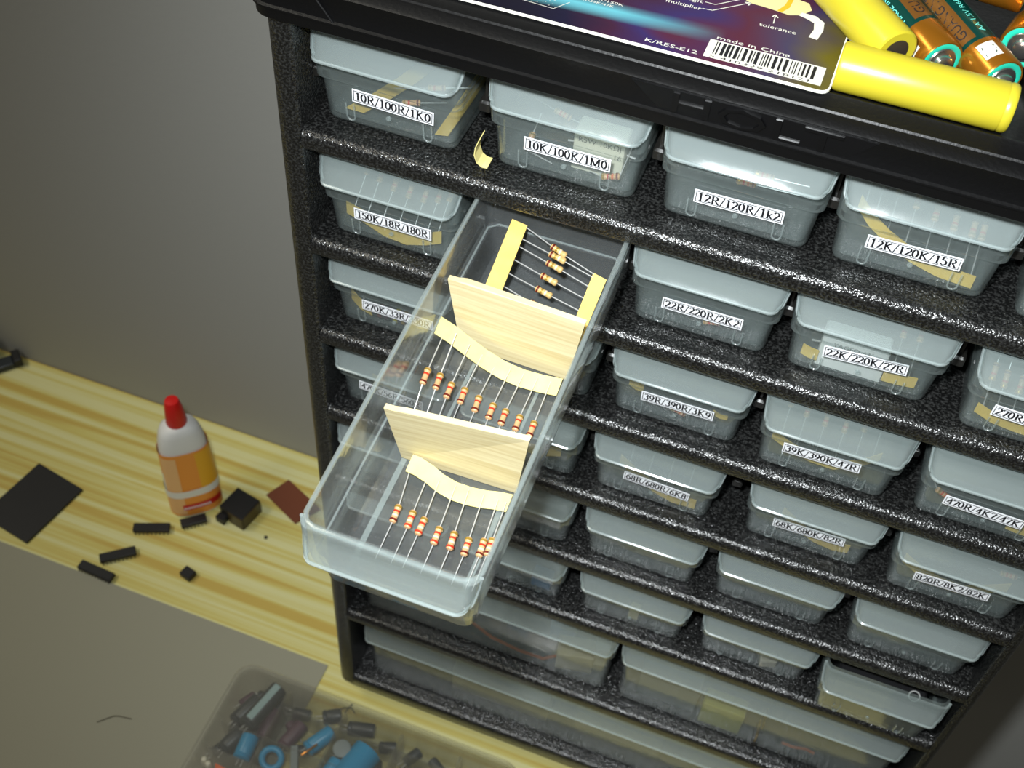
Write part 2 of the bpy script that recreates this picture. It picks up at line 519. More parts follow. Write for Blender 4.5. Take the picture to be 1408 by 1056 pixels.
base.loft([rrect(XL + 1, XR - 1, 8.5, YB, 5, -468), rrect(XL - .6, XR + .6, 6.5, YB, 6, -466), rrect(XL - .6, XR + .6, 4.5, YB, 6, -455), rrect(XL + 0, XR - 0, 3, YB, 5, -449)], smooth=True)
cabpart('base', base, M['lidgloss'])
# how far each drawer sits from its nominal place: sideways, inwards
OFF = {(0, 0): (-.4, 2.6), (0, 1): (.5, .2), (0, 2): (-.5, 2.5), (1, 0): (3.2, 3.4), (2, 0): (2.6, 3.1), (2, 1): (-.3, 1.9), (2, 2): (-.9, .5), (2, 3): (-2.3, -.7), (2, 4): (-.4, -1.1), (2, 5): (2.0, -.5), (3, 0): (-.2, 3.3), (3, 1): (-2.7, 1.5), (3, 2): (-1.5, -2.9), (3, 3): (3.2, .4), (3, 4): (-.3, .1), (3, 5): (2.0, 0), (4, 1): (-1.3, -2.4), (4, 2): (-1.1, -2.5), (4, 3): (3.0, -2.2), (4, 4): (.1, -1.7), (4, 5): (-.4, -8.3),
       (0, 3): (-.6, 1.5), (0, 4): (-1.5, 0), (0, 5): (0, 0), (1, 2): (-1, 0), (1, 3): (-1.5, -1.5), (1, 4): (0, -2.0), (1, 5): (.6, -1.0), (4, 0): (-1, 1.0)}
OFF[(1, 1)] = (3.3, 0)
# drawer guide rails hanging between the columns
rl = MB()
rl.cbox(-0.45, 0.45, 20, YB - 3, -9.8, 13.6)
rl.cbox(-2.2, 2.2, 18, YB - 3, -14.5, -9.8, 0.8)
rail_me = rl.mesh('drawer_rail', M['rail'])
sr = MB()
sr.cbox(0, 2.6, 12, YB - 3, -14, -9.8, 0.6)
side_me = sr.mesh('drawer_rail', M['rail'])
sr2 = MB()
sr2.cbox(-2.6, 0, 12, YB - 3, -14, -9.8, 0.6)
side_me2 = sr2.mesh('drawer_rail', M['rail'])
for r in range(6):
    for c in range(4):
        obj('drawer_rail', rail_me, cab, loc=((c * PITCH + 55.9 + (OFF[(c, r)][0] + OFF[(c + 1, r)][0]) / 2 - CX) * MM, -75 * MM, (DESK - ROW * r) * MM))
    obj('drawer_rail', side_me, cab, loc=((-4 - CX) * MM, -75 * MM, (DESK - ROW * r) * MM))
    obj('drawer_rail', side_me2, cab, loc=((XR - 5.6 - CX) * MM, -75 * MM, (DESK - ROW * r) * MM))
# moulded lid with a recessed tray
LX0, LX1, LY0, LY1 = -18.0, 306.7, -4.2, 156.5
def ls(z, i, r): return rrect(LX0 + i, LX1 - i, LY0 + i, LY1 - i * .6, r, z, 5)
lid = MB()
lid.loft([ls(16, 1.6, 7), ls(16.6, 0.9, 7.5), ls(20.2, 0.7, 8), ls(20.6, 0.0, 8), ls(21.3, 0.0, 8), ls(21.8, 0.9, 8), ls(29.8, 1.5, 8), ls(30.3, 1.2, 8), ls(31.0, 2.0, 8), ls(32.0, 6.0, 7), ls(32.6, 6.4, 7), ls(32.8, 7.2, 7), ls(34.0, 11.2, 6), ls(34.5, 11.9, 6), ls(34.3, 12.8, 5), ls(31.4, 13.6, 4)], smooth=True)
lid_o = cabpart('lid', lid, M['lid'], 'black moulded plastic lid with a shallow tray')
# raised panel and lettering on the front of the lid
yf = LY0 + 1.25
pn = MB()
pn.loft([[(119, yf + .6, 22.2), (177, yf + .6, 22.2), (184, yf + 1.0, 29.6), (110, yf + 1.0, 29.6)], [(119.4, yf - .35, 22.4), (176.6, yf - .35, 22.4), (183.6, yf - .1, 29.4), (110.4, yf - .1, 29.4)]])
np_o = obj('name_panel', pn, lid_o, m=M['lidgloss'])
vs, fs = text2d('HOLT', 10.2, 1.0)
w = max(v[0] for v in vs)
lt = MB()
front = [(122 + v[0] / w * 52, yf - 1.05, 22.5 + v[1] * .93) for v in vs]
backv = [(122 + v[0] / w * 52, yf + .2, 22.5 + v[1] * .93) for v in vs]
lt.add(front + backv, [])
n = len(vs)
edges = {}
for f in fs:
    for a, b in zip(f, f[1:] + f[:1]):
        edges[(a, b)] = 1
lt.f += [tuple(f) for f in fs]
lt.f += [(b, a, a + n, b + n) for (a, b) in edges if (b, a) not in edges]
lt.sm += [False] * (len(lt.f) - len(lt.sm))
obj('lettering', lt, lid_o, m=M['lidgloss'])
obj('moulded_rib', MB().tube([(14.0, LY0 + .6, 20.9), (6.6, LY0 + 1.0, 30.0)], 0.45), lid_o, m=M['lid'])

# ================================================================== drawers
ZB = 28.7     # lip-bottom level above the underside of a small drawer
def drawer_meshes(hw, L, zb, tag_, ribx, milk='pp'):
    """hw: half width of the rim.  Coordinates relative to the centre of the lip's lower edge, z from the drawer's underside"""
    d = hw - 27.7
    def sec(z, h, y0, y1, r): return rrect(-(h + d), h + d, y0, y1, r, z + zb, 4)
    k = -zb
    sh = MB()
    sh.loft([sec(k, 22.6, 9.4, L - 3, 3), sec(k + .7, 24.0, 8.3, L - 2, 3.6), sec(k + 2.2, 24.6, 7.7, L - 1.6, 4),
             sec(-10.2, 25.5, 6.2, L - 1.0, 4), sec(-9.5, 26.9, 4.9, L - .2, 4), sec(-6, 27.1, 4.8, L, 4),
             sec(10.5, 27.7, 4.5, L, 4), sec(11, 27.4, 4.8, L - .3, 3.8),
             sec(11, 26.6, 7.6, L - 1.0, 3.6), sec(10, 26.5, 7.7, L - 1.0, 3.4), sec(-8.2, 26.0, 7.2, L - 1.2, 3.0), sec(-9, 24.5, 7.6, L - 2.1, 3.0),
             sec(k + 2.9, 23.5, 8.9, L - 2.8, 3), sec(k + 1.3, 22.0, 10.4, L - 4, 2.4)], smooth=True)
    sh_me = sh.mesh('shell', M[milk])
    prof = [(5.0, 11.3), (4.7, 9.6), (4.2, 7.6), (3.4, 5.4), (2.3, 3.2), (1.1, 1.3), (0.45, .5), (0, 0)]
    lip = MB()
    half = []
    for i, (y, z) in enumerate(prof):
        s = 1 - z / 11.3
        h = hw - 1.6 * s ** 1.3
        if s > .85: h -= .9 * ((s - .85) / .15) ** 2
        half.append(h)
    RC = 3.4
    def wrap(x, h):
        e = abs(x) - (h - RC)
        return 0.0 if e <= 0 else RC - math.sqrt(max(0.0, RC * RC - e * e))
    def xst(h):
        return [-h + RC - RC * math.sin(math.radians(q)) for q in (90, 70, 50, 30, 12)] + [-(h - RC) * .5, 0, (h - RC) * .5] + [h - RC + RC * math.sin(math.radians(q)) for q in (12, 30, 50, 70, 90)]
    secs = []
    for i, (y, z) in enumerate(prof):
        a = prof[max(i - 1, 0)]; b = prof[min(i + 1, len(prof) - 1)]
        ty, tz = b[0] - a[0], b[1] - a[1]
        ln = math.hypot(ty, tz)
        ny, nz = -tz / ln * 1.0, ty / ln * 1.0
        xs = xst(half[i])
        secs.append([(x, y + wrap(x, half[i]), z + zb) for x in xs] + [(x * (1 - .7 / half[i]), y + ny + wrap(x, half[i]), z + nz + zb) for x in reversed(xs)])
    lip.loft(secs, smooth=True)
    hb = half[-1]
    path = [(-half[i], prof[i][0] + RC + .2, prof[i][1] + zb) for i in range(len(prof) - 1)] + [(x, wrap(x, hb) + .25, zb) for x in xst(hb)] + [(half[i], prof[i][0] + RC + .2, prof[i][1] + zb) for i in reversed(range(len(prof) - 1))]
    edge_me = MB().tube(path, 0.62, 6).mesh('lip_edge', M['ppedge'])
    lip_me = lip.mesh('pull_lip', M['pplip'])
    rib = MB()
    z0, z1 = zb + k + 2.6, zb + k + 9.5
    for x in ribx[:1]:
        pth = [(-1.5, 6.75, z1), (-1.5, 7.5, z0 + 1)] + [(1.5 * math.cos(math.radians(a)), 7.65, z0 + 1 + 1.5 * math.sin(math.radians(a))) for a in (210, 240, 270, 300, 330)] + [(1.5, 7.5, z0 + 1), (1.5, 6.75, z1)]
        rib.tube(pth, .32, 5)
    rib_me = rib.mesh('moulded_rib', M['pplip'])
    return sh_me, lip_me, rib_me, edge_me

SD = drawer_meshes(27.7, 150.0, ZB, 'small', (-15, 15))
dot_me = MB().lathe([(0.95, 7.5), (0.95, 6.95), (0.5, 6.9), (0.5, 7.5)], 10, ax='y').mesh('moulding_mark', M['pplip'])

def label_part(parent, text, x0, x1, z, tilt, zb, y=5.6):
    ln, h = (x1 - x0), 5.3
    cx = (x0 + x1) / 2
    pl = obj('paper_label', MB().cbox(-ln / 2, ln / 2, -0.10, 0.10, -h / 2, h / 2), parent, loc=(cx * MM, y * MM, (z + zb) * MM), rot=(math.radians(1.0), math.radians(-tilt), 0), m=M['label'])
    vs, fs = pen_text(text, ln - 2.2, 3.3)
    mb = MB()
    mb.add([(u, -.16, v) for u, v in vs], fs)
    a, b, t = ln / 2 - .5, h / 2 - .5, .26
    for q in ((-a, a, -b, -b + t), (-a, a, b - t, b), (-a, -a + t, -b, b), (a - t, a, -b, b)):
        mb.add([(q[0], -.15, q[2]), (q[1], -.15, q[2]), (q[1], -.15, q[3]), (q[0], -.15, q[3])], [(0, 1, 2, 3)])
    obj('printed_text', mb, pl, m=M['ink'])
    pl['label'] = 'white paper label with black serif print'
    return pl

TXT = {(0, 0): ('10R/100R/1K0', -12.7, 17.5, -14.4, -1.5), (1, 0): ('10K/100K/1M0', -13.9, 16.3, -14.4, .4), (2, 0): ('12R/120R/1k2', -14.2, 15.3, -15.7, 1.5), (3, 0): ('12K/120K/15R', -15.3, 14.3, -14.8, 1.5),
       (0, 1): ('150K/18R/180R', -14.2, 16.9, -14.4, .3), (2, 1): ('22R/220R/2K2', -14.2, 15.1, -14.4, .8), (3, 1): ('22K/220K/27R', -13.6, 15.1, -13.1, 4.5), (4, 1): ('270R/2K7/27K', -16.6, 12.4, -14.4, -2),
       (0, 2): ('270K/33R/330R', -13.2, 17.8, -14.1, .1), (2, 2): ('39R/390R/3K9', -13.8, 14.9, -13.2, 1.1), (3, 2): ('39K/390K/47R', -16.6, 12.5, -12.8, 2.2), (4, 2): ('470R/4K7/47K', -16.3, 12.7, -14.9, -1.8),
       (0, 3): ('470K/56R/560R', -16.2, 13.8, -14.0, -2), (2, 3): ('68R/680R/6K8', -12.6, 15.8, -13.4, -3.0), (3, 3): ('68K/680K/82R', -14.5, 14.7, -12.1, 2.7), (4, 3): ('820R/8K2/82K', -16.0, 13.1, -13.2, 2.5)}
ORD = ['first', 'second', 'third', 'fourth', 'fifth']
RNAME = ['top row', 'second row', 'third row', 'fourth row', 'fifth row', 'sixth row']
DRW = {}
for r in range(6):
    for c in range(5):
        if (c, r) == (1, 1):
            continue
        dx, dy = OFF[(c, r)]
        if (c, r) in TXT:
            lab = 'closed clear drawer with paper label reading ' + TXT[(c, r)][0]
        else:
            lab = 'closed unlabelled clear drawer, %s from left in the %s' % (ORD[c], RNAME[r])
        if (c, r) == (4, 5):
            lab = 'slightly pulled out clear drawer, fifth from left in the sixth row'
        t = thing('parts_drawer', lab, 'drawer', W3(c * PITCH + 25.9 + dx, dy, -r * ROW - ZB), group='small clear drawers in the cabinet')
        obj('shell', SD[0], t); obj('lip_edge', SD[3], obj('pull_lip', SD[1], t))
        for x in (-14.5, 14.5):
            obj('moulded_rib', SD[2], t, loc=(x * MM, 0, 0))
        obj('moulding_mark', dot_me, t, loc=(0, 0, 7.5 * MM))
        if (c, r) in TXT:
            label_part(t, *TXT[(c, r)], ZB)
        DRW[(c, r)] = (c * PITCH + 25.9 + dx, dy, -r * ROW)

# the drawer that is pulled out: its front droops 5 degrees
OD_LOC = (89.08, -139.18, -62.0)
OD_ROT = (math.radians(5.36), math.radians(-0.27), math.radians(-0.13))
odm = Matrix.Rotation(OD_ROT[2], 3, 'Z') @ Matrix.Rotation(OD_ROT[1], 3, 'Y') @ Matrix.Rotation(OD_ROT[0], 3, 'X')
OZB = 25.7
OD_BASE = Vector(OD_LOC) + odm @ Vector((0, 0, -OZB))
OD = drawer_meshes(27.7, 152.5, OZB, 'open', (-15, 15), 'ppclear')
od = thing('parts_drawer', 'open clear drawer pulled far out with wooden dividers and resistors inside', 'drawer', W3(*OD_BASE), OD_ROT, 'small clear drawers in the cabinet')
obj('shell', OD[0], od); obj('lip_edge', OD[3], obj('pull_lip', OD[1], od))
rb_ = MB()
rb_.tube([(0, 6.3, OZB + 10.8), (-22.5, 6.3, OZB + 10.8), (-25.6, 7.5, OZB + 10.8), (-27.1, 10, OZB + 10.9), (-27.1, 149, OZB + 10.9), (-24, 151.9, OZB + 10.9), (24, 151.9, OZB + 10.9), (27.1, 149, OZB + 10.9), (27.1, 10, OZB + 10.9), (25.6, 7.5, OZB + 10.8), (22.5, 6.3, OZB + 10.8), (0, 6.3, OZB + 10.8)], .85, 8)
rb_.tube([(-25.3, 9, OZB - 8.3), (-25.3, 148, OZB - 8.3), (-22, 150.8, OZB - 8.3), (22, 150.8, OZB - 8.3), (25.3, 148, OZB - 8.3), (25.3, 9, OZB - 8.3)], .4, 6)
obj('rim_bead', rb_, od, m=M['pplip'])
for x in (-19.6, 16.6):
    obj('floor_rib', MB().cbox(x, x + 2.0, 11, 56, 1.3, 1.75, .15), od, m=M['pplip'])
for x in (-12.3, 12.3):
    obj('floor_rib', MB().cbox(x, x + 1.2, 60, 104, 1.3, 1.6, .1), od, m=M['pplip'])
vs, fs = text2d('CANADA', 4.0)
cw = max(v[0] for v in vs)
tm = MB()
tm.add([(12.5 - v[0], 131 - v[1] * .9, 1.42) for v in vs], [tuple(f) for f in fs])
obj('moulded_lettering', tm, od, m=M['pplip'])

# what lies in it was sighted in the photograph against a first guess of the drawer's pose (SIGHT_*);
# each sighting is carried along its line of sight to the same height in the drawer as it really hangs
SIGHT_LOC = Vector((91.39, -141.08, -55.51))
SIGHT_M = Matrix.Rotation(math.radians(0.85), 3, 'Z') @ Matrix.Rotation(math.radians(2.4), 3, 'X')
ODI = odm.inverted()
def odl(x, y, z):           # sighted point -> world metres
    p = SIGHT_LOC + SIGHT_M @ Vector((x, y, z))
    c = Vector(CAM_C)
    o = ODI @ (c - Vector(OD_LOC))
    d = ODI @ (p - c)
    q = o + d * ((z - o.z) / d.z)
    return W3(*(Vector(OD_LOC) + odm @ q))

# bigger drawers of the two lowest rows
def wide_drawer(x0, x1, zl, dy, zb, lab):
    hw = (x1 - x0) / 2
    me = drawer_meshes(hw, 150.0, zb, 'wide', (0,))
    t = thing('wide_drawer', lab, 'drawer', W3((x0 + x1) / 2, dy, zl - zb), group='wide clear drawers at the cabinet foot')
    obj('shell', me[0], t); obj('lip_edge', me[3], obj('pull_lip', me[1], t))
    return ((x0 + x1) / 2, dy, zl)
Z7, Z8 = -311.5, -389.3
wd7l = wide_drawer(1.0, 146.2, Z7, 0, 49.5, 'closed wide clear drawer below the open drawer, left of the two')
wd7r = wide_drawer(147.8, 292.6, Z7, 0, 49.5, 'closed wide clear drawer with a yellow green block, right of the two')
wd8 = wide_drawer(2.6, 290.4, Z8, 0, 49.5, 'full width clear drawer at the very bottom of the cabinet')

# ================================================================== resistors
def res_profile(s=1.0):
    return [(0.3, -3.3), (0.85, -3.2), (1.2, -2.8), (1.25, -2.2), (1.15, -1.8), (1.0, -1.5), (1.0, 1.5), (1.15, 1.8), (1.25, 2.2), (1.2, 2.8), (0.85, 3.2), (0.3, 3.3)]
RES_ME = {}
for k, mn in (('tan', 'resbody'), ('gold', 'resgold')):
    RES_ME[k] = MB().lathe(res_profile(), 12, ax='x').mesh('resistor', M[mn])
def band_me(r, m): return MB().lathe([(r - .1, -.36), (r, -.33), (r, .33), (r - .1, .36)], 12, ax='x').mesh('colour_band', m)
BAND = {k: (band_me(1.30, M[k]), band_me(1.07, M[k])) for k in ('red', 'orange', 'brown', 'darkband', 'gold', 'white')}
BPOS = (-2.35, -.75, .75, 2.35)
def resistor(parent, a, b, la, lb, bands, body='tan', pw=None, lr=.21, parts=True):
    """a,b body ends (world m); la,lb far ends of the leads (world m)"""
    a, b, la, lb = (Vector(v) for v in (a, b, la, lb))
    c = (a + b) / 2
    q = (b - a).to_track_quat('X', 'Z')
    mw = Matrix.LocRotScale(c, q, None)
    pinv = pw.inverted() if pw is not None else Matrix.Identity(4)
    o = obj('resistor', RES_ME[body], parent)
    o.matrix_local = pinv @ mw
    inv = mw.inverted()
    e0, e1 = mw @ Vector((-.0031, 0, 0)), mw @ Vector((.0031, 0, 0))
    mb = MB()
    for p0, p1 in ((e0, la), (e1, lb)):
        mb.tube([(inv @ p0) * 1000, (inv @ (p0 + (p1 - p0) * .08)) * 1000, (inv @ p1) * 1000], lr, 5)
    if parts:
        obj('lead', mb, o, m=M['lead'])
        for x, k in zip(BPOS, bands):
            if k:
                obj('colour_band', BAND[k][0 if abs(x) > 2 else 1], o, loc=(x * MM, 0, 0))
    return o

def strip_at(name, label, cat, pts, width, wdir, tape, group=None, th=.35):
    """a paper tape ribbon (world-metre points) as the first part of a resistor strip; returns (empty, world matrix)"""
    loc = Vector(pts[len(pts) // 2])
    t = thing(name, label, cat, loc, group=group)
    mw = Matrix.Translation(loc)
    mb = MB()
    wd = [Vector(w) for w in wdir] if isinstance(wdir, list) else Vector(wdir)
    mb.ribbon([(Vector(p) - loc) * 1000 for p in pts], wd, width, th)
    obj('paper_tape', mb, t, m=M[tape])
    return t, mw

# --- back strip: two tapes, leaning on the rear wall
def tape_quad(parent, loc, c4, tape, th=.35):
    mb = MB()
    q = [(Vector(p) - loc) * 1000 for p in c4]
    nrm = (q[1] - q[0]).cross(q[3] - q[0]).normalized() * th
    mb.loft([[tuple(p) for p in q], [tuple(p + nrm) for p in q]])
    return obj('paper_tape', mb, parent, m=M[tape])
loc = odl(3, 135, -12)
st = thing('resistor_strip', 'ladder of tan resistors between two yellow tapes at the back of the open drawer', 'resistor strip', loc, group='resistor strips in the open drawer')
mw = Matrix.Translation(loc)
tape_quad(st, loc, [odl(-18.6, 112, -21), odl(-12.0, 112, -21), odl(-9.8, 148.6, .7), odl(-15.7, 149.2, 1.2)], 'tape')
tape_quad(st, loc, [odl(15.6, 112, -21.3), odl(20.2, 112, -21.3), odl(22.7, 139.9, -5.5), odl(17.6, 140.8, -4.9)], 'tape')
BR = [((.5, 144.9, -1.9), (6.6, 143.2, -3.1), (-10, 147.8, .6), (18, 140.2, -4.8)), ((.8, 142.6, -3.5), (6.8, 141.6, -4.2), (-10.2, 144.4, -2), (18, 139.2, -5.4)), ((.9, 140.0, -5.4), (6.6, 138.9, -6.1), (-10.4, 142.3, -4), (17.2, 136.6, -7.6)),
      ((.3, 136.0, -8.2), (6.2, 135.0, -8.9), (-10.6, 138.2, -6.8), (17.0, 133, -10.2)), ((-.1, 132.0, -11.0), (5.8, 131.0, -11.7), (-11, 134, -9.8), (16.6, 129.2, -12.8)), ((-.4, 127.6, -14.1), (4.8, 127.0, -14.6), (-11.2, 130, -12.6), (16.4, 125, -16))]
for a, b, la, lb in BR:
    resistor(st, odl(*a), odl(*b), odl(*la), odl(*lb), ('darkband', None, 'gold', 'brown') if 0 else ('brown', 'gold', 'white', None), 'gold', mw)

# --- wooden dividers
def divider(lab, top, bot, h0, th, yaw):
    """top, bot: (x0,x1) and y; heights relative to the lip"""
    (tx0, tx1, ty0, ty1, tz), (bx0, bx1, by0, by1, bz) = top, bot
    c = odl((bx0 + bx1) / 2, (by0 + by1) / 2, bz)
    mb = MB()
    P = [odl(bx0, by0, bz), odl(bx1, by1, bz), odl(tx1, ty1, tz), odl(tx0 + 6, ty0 + .7, tz + .15), odl(tx0 + 3, ty0 + .3, tz - .25), odl(tx0, ty0, tz + .1)]
    nrm = ((P[1] - P[0]).cross(P[2] - P[0])).normalized() * (th * MM)
    mb.loft([[tuple((p - c) * 1000) for p in P], [tuple((p - nrm - c) * 1000) for p in P]])
    o = obj('wooden_divider', mb, loc=c, m=M['balsa'])
    return tag(o, lab, 'divider', 'wooden dividers in the open drawer')
divider('pale wooden divider nearer the back of the open drawer', (-24.0, 24.3, 108.2, 106.3, 7.8), (-19.5, 20.3, 108.6, 107.2, -24.2), 0, 2.0, 0)
divider('pale wooden divider nearer the front of the open drawer', (-22.4, 22.8, 51.6, 56.2, 7.8), (-19.8, 19.6, 57.0, 57.4, -24.2), 0, 2.0, 0)

# --- middle strip
ctr = [(-25.0, 101.5, -8.5), (-20.5, 102.4, -12), (-15, 102.2, -15.5), (-8, 101.6, -19), (-1, 100.8, -21.0), (6, 100.4, -21.8), (13, 100.8, -22.0), (19.5, 101.2, -21.5)]
pts = [odl(*p) for p in ctr]
st, mw = strip_at('resistor_strip', 'nine banded resistors hanging from one tape in the middle of the open drawer', 'resistor strip', pts, 6.6, odm @ Vector((0, 1, 0.25)), 'tapepale', 'resistor strips in the open drawer')
MR = [((-22.0, 85.6, -12.5), (-21.6, 79.6, -12.9)), ((-18.2, 87.4, -15.2), (-17.6, 80.8, -15.6)), ((-13.9, 86.9, -17.5), (-13.6, 80.2, -17.9)), ((-9.7, 88.3, -20.2), (-9.3, 81.8, -20.6)), ((-4.4, 87.6, -21.2), (-3.8, 81.0, -21.6)), ((1.1, 86.9, -21.7), (1.4, 80.1, -22.1)), ((5.8, 86.1, -21.9), (6.1, 79.6, -22.2)), ((11.0, 85.6, -22), (11.3, 79.1, -22.2)), ((16.3, 85.0, -22), (16.5, 78.2, -22.2))]
TPX = [-22.6, -18.6, -13.6, -9.0, -3.7, 1.6, 6.4, 11.3, 16.0]
for (a, b), tx in zip(MR, TPX):
    i = min(range(len(ctr)), key=lambda k: abs(ctr[k][0] - tx))
    resistor(st, odl(*a), odl(*b), odl(tx, 102.5, ctr[i][2] + .75), odl(b[0] + .5, 62, -22.8), ('gold', 'red', None, 'brown'), 'tan', mw)

# --- front strip
ctr = [(-15.5, 53.4, -20.2), (-12.5, 53.2, -20.4), (-8, 52.4, -21.4), (-4, 51.0, -22.2), (1, 50.0, -22.6), (6, 49.9, -22.6), (11, 50.4, -22.4), (15, 51.3, -22.2), (19.3, 51.7, -22.0)]
pts = [odl(*p) for p in ctr]
st, mw = strip_at('resistor_strip', 'eight red banded resistors hanging from one tape at the front of the open drawer', 'resistor strip', pts, 6.4, odm @ Vector((0, 1, 0.12)), 'tapepale', 'resistor strips in the open drawer')
FR = [((-12.7, 38.5), (-12.3, 31.8), -14.6), ((-7.7, 38.3), (-7.2, 31.4), -8.4), ((-3.4, 37.2), (-3.3, 30.5), -4.4), ((2.2, 35.7), (2.5, 29.1), 1.2), ((7.1, 36.0), (7.8, 28.9), 5.6), ((12.1, 35.4), (12.6, 28.8), 10.8), ((16.6, 36.6), (17.1, 30.1), 15.6), ((19.0, 38.0), (19.2, 31.0), 18.4)]
for a, b, tx in FR:
    resistor(st, odl(a[0], a[1], -21.8), odl(b[0], b[1], -21.9), odl(tx, 51.5, -21.6), odl(b[0] - .1, 19, -23.4), ('gold', 'red', 'white', 'brown') if a[0] < -10 or a[0] > 11 else ('gold', 'red', 'white', 'red'), 'tan', mw)

# ================================================================== what lies in the closed drawers
def loc_in(c, r, x, y, z):
    X, Y, Z = DRW[(c, r)]
    return W3(X + x, Y + y, Z + z - 2.0)
def inner_strip(c, r, pts, width, wdir, label, tape='tape', nres=0, rz=0, dirv=(0, 18, 2)):
    P = [loc_in(c, r, *p) for p in pts]
    t, mw = strip_at('resistor_strip', label, 'resistor strip', P, width, wdir, tape, 'taped resistors in the closed drawers')
    for k in range(nres):
        f = (k + .5) / nres * (len(P) - 1)
        i = int(f)
        p = P[i].lerp(P[min(i + 1, len(P) - 1)], f - i) + Vector((0, .0006, 0))
        d = Vector(dirv) * MM
        e = p + d
        u = d.normalized() * .0032
        resistor(t, e - u, e + u, p, e + d * .8, ('gold', 'red', None, 'brown'), 'tan', mw)
    return t
UP = (0, 0, 1)
FL = (0, 1, 0.1)
def S(c, r): return 'drawer ' + TXT[(c, r)][0] if (c, r) in TXT else 'unlabelled drawer'
inner_strip(0, 0, [(-14, 9.5, -21.5), (-9.5, 20, -22), (-5, 34, -22.5), (0, 55, -23)], 7, (1, 0, 0), 'yellow tape running back through drawer 10R/100R/1K0, left of its label', nres=3, dirv=(15, 4, 2))
inner_strip(0, 0, [(18.4, 10.5, -22.5), (18.8, 30, -22.5), (19, 60, -22)], 5, (1, 0, 0.2), 'yellow tape along the right side of drawer 10R/100R/1K0')
inner_strip(3, 0, [(-21, 12, -4), (-16, 10.5, -8.5), (-9, 9.8, -13), (0, 9.6, -17.5), (9, 9.8, -20.3), (17, 10, -21.2), (20.5, 10.2, -21.6)], 5.2, UP, 'yellow tape curving down behind the front of drawer 12K/120K/15R', nres=8, dirv=(0, 15, 8))
inner_strip(4, 0, [(-20, 12, -16), (-10, 11, -19), (0, 11, -21)], 5.2, UP, 'yellow tape in the unlabelled drawer at the right end of the top row')
inner_strip(0, 1, [(-20, 11, -16), (-12, 9.6, -17), (-4, 9.4, -20.5), (5, 9.4, -21.5), (13, 9.6, -19), (19, 10.5, -16.5)], 6.0, UP, 'wavy yellow tape behind the front of drawer 150K/18R/180R', nres=7, dirv=(0, 14, 10))
inner_strip(3, 1, [(8.5, 9.8, -19.8), (14, 9.8, -19.6), (20, 10.2, -19.2)], 5.0, UP, 'yellow tape right of the white block in drawer 22K/220K/27R', nres=2, dirv=(0, 14, 10))
inner_strip(3, 1, [(-20.5, 10, -18.5), (-17.5, 9.7, -19.2), (-14.5, 9.8, -19.6)], 5.0, UP, 'short yellow tape left of the white block in drawer 22K/220K/27R')
inner_strip(4, 1, [(-20.5, 11, -18.5), (-14, 9.6, -20), (-6, 9.6, -21), (6, 9.6, -21.5), (18, 10, -21)], 4.6, UP, 'yellow tape along the bottom of drawer 270R/2K7/27K', nres=6, dirv=(0, 10, 9))
inner_strip(0, 2, [(-20.5, 11, -14), (-16, 9.6, -17), (-11, 9.8, -19)], 6, UP, 'yellow tape left of the thick banded resistor in drawer 270K/33R/330R')
inner_strip(0, 2, [(8, 9.8, -18), (13, 9.8, -17), (19, 10, -15)], 6.5, UP, 'yellow tape right of the thick banded resistor in drawer 270K/33R/330R')
inner_strip(2, 2, [(-20, 10.5, -11), (-17, 9.6, -11.5), (-14, 9.8, -12)], 4.6, UP, 'short yellow tape left of the label in drawer 39R/390R/3K9')
inner_strip(2, 2, [(14, 10.5, -14), (17, 9.8, -14.4), (20, 10.2, -14.6)], 2.4, UP, 'small yellow tape right of the label in drawer 39R/390R/3K9')
inner_strip(3, 2, [(-21.5, 10.8, -12), (-14, 9.6, -14.5), (-5, 9.4, -17), (4, 9.6, -17.5), (12, 12, -15), (19, 16, -12)], 4.6, UP, 'yellow tape behind the front of drawer 39K/390K/47R', nres=6, dirv=(0, 10, 12))
inner_strip(4, 2, [(9, 9.8, -20.5), (14, 9.6, -21), (20, 10, -21.5)], 4.6, UP, 'yellow tape at the right of drawer 470R/4K7/47K')
inner_strip(0, 3, [(-12, 10.5, -10), (-6, 10, -11), (4, 10, -12)], 4.6, UP, 'yellow tape behind the label of drawer 470K/56R/560R')
inner_strip(1, 3, [(-18, 10, -14), (-4, 9.6, -18), (8, 9.6, -18), (18, 10, -14)], 6.5, UP, 'yellow tape in the closed drawer partly hidden by the open drawer')
inner_strip(2, 3, [(-16, 11, -8), (-8, 9.8, -13), (1, 9.5, -18), (9, 9.6, -21), (19, 10, -21)], 6, UP, 'yellow tape sloping down in drawer 68R/680R/6K8', nres=4, dirv=(0, 14, 10))
inner_strip(3, 3, [(-12, 11, -9), (-4, 9.8, -14), (4, 9.6, -18), (12, 9.8, -19.5), (18, 10, -18.5)], 5.5, UP, 'yellow tape sloping down in drawer 68K/680K/82R')
inner_strip(4, 3, [(-21.5, 10.5, -9), (-14, 9.6, -13), (-5, 9.4, -16), (3, 9.5, -16.5), (12, 11, -13), (20, 13, -10)], 6.0, UP, 'bright yellow tape behind the front of drawer 820R/8K2/82K')

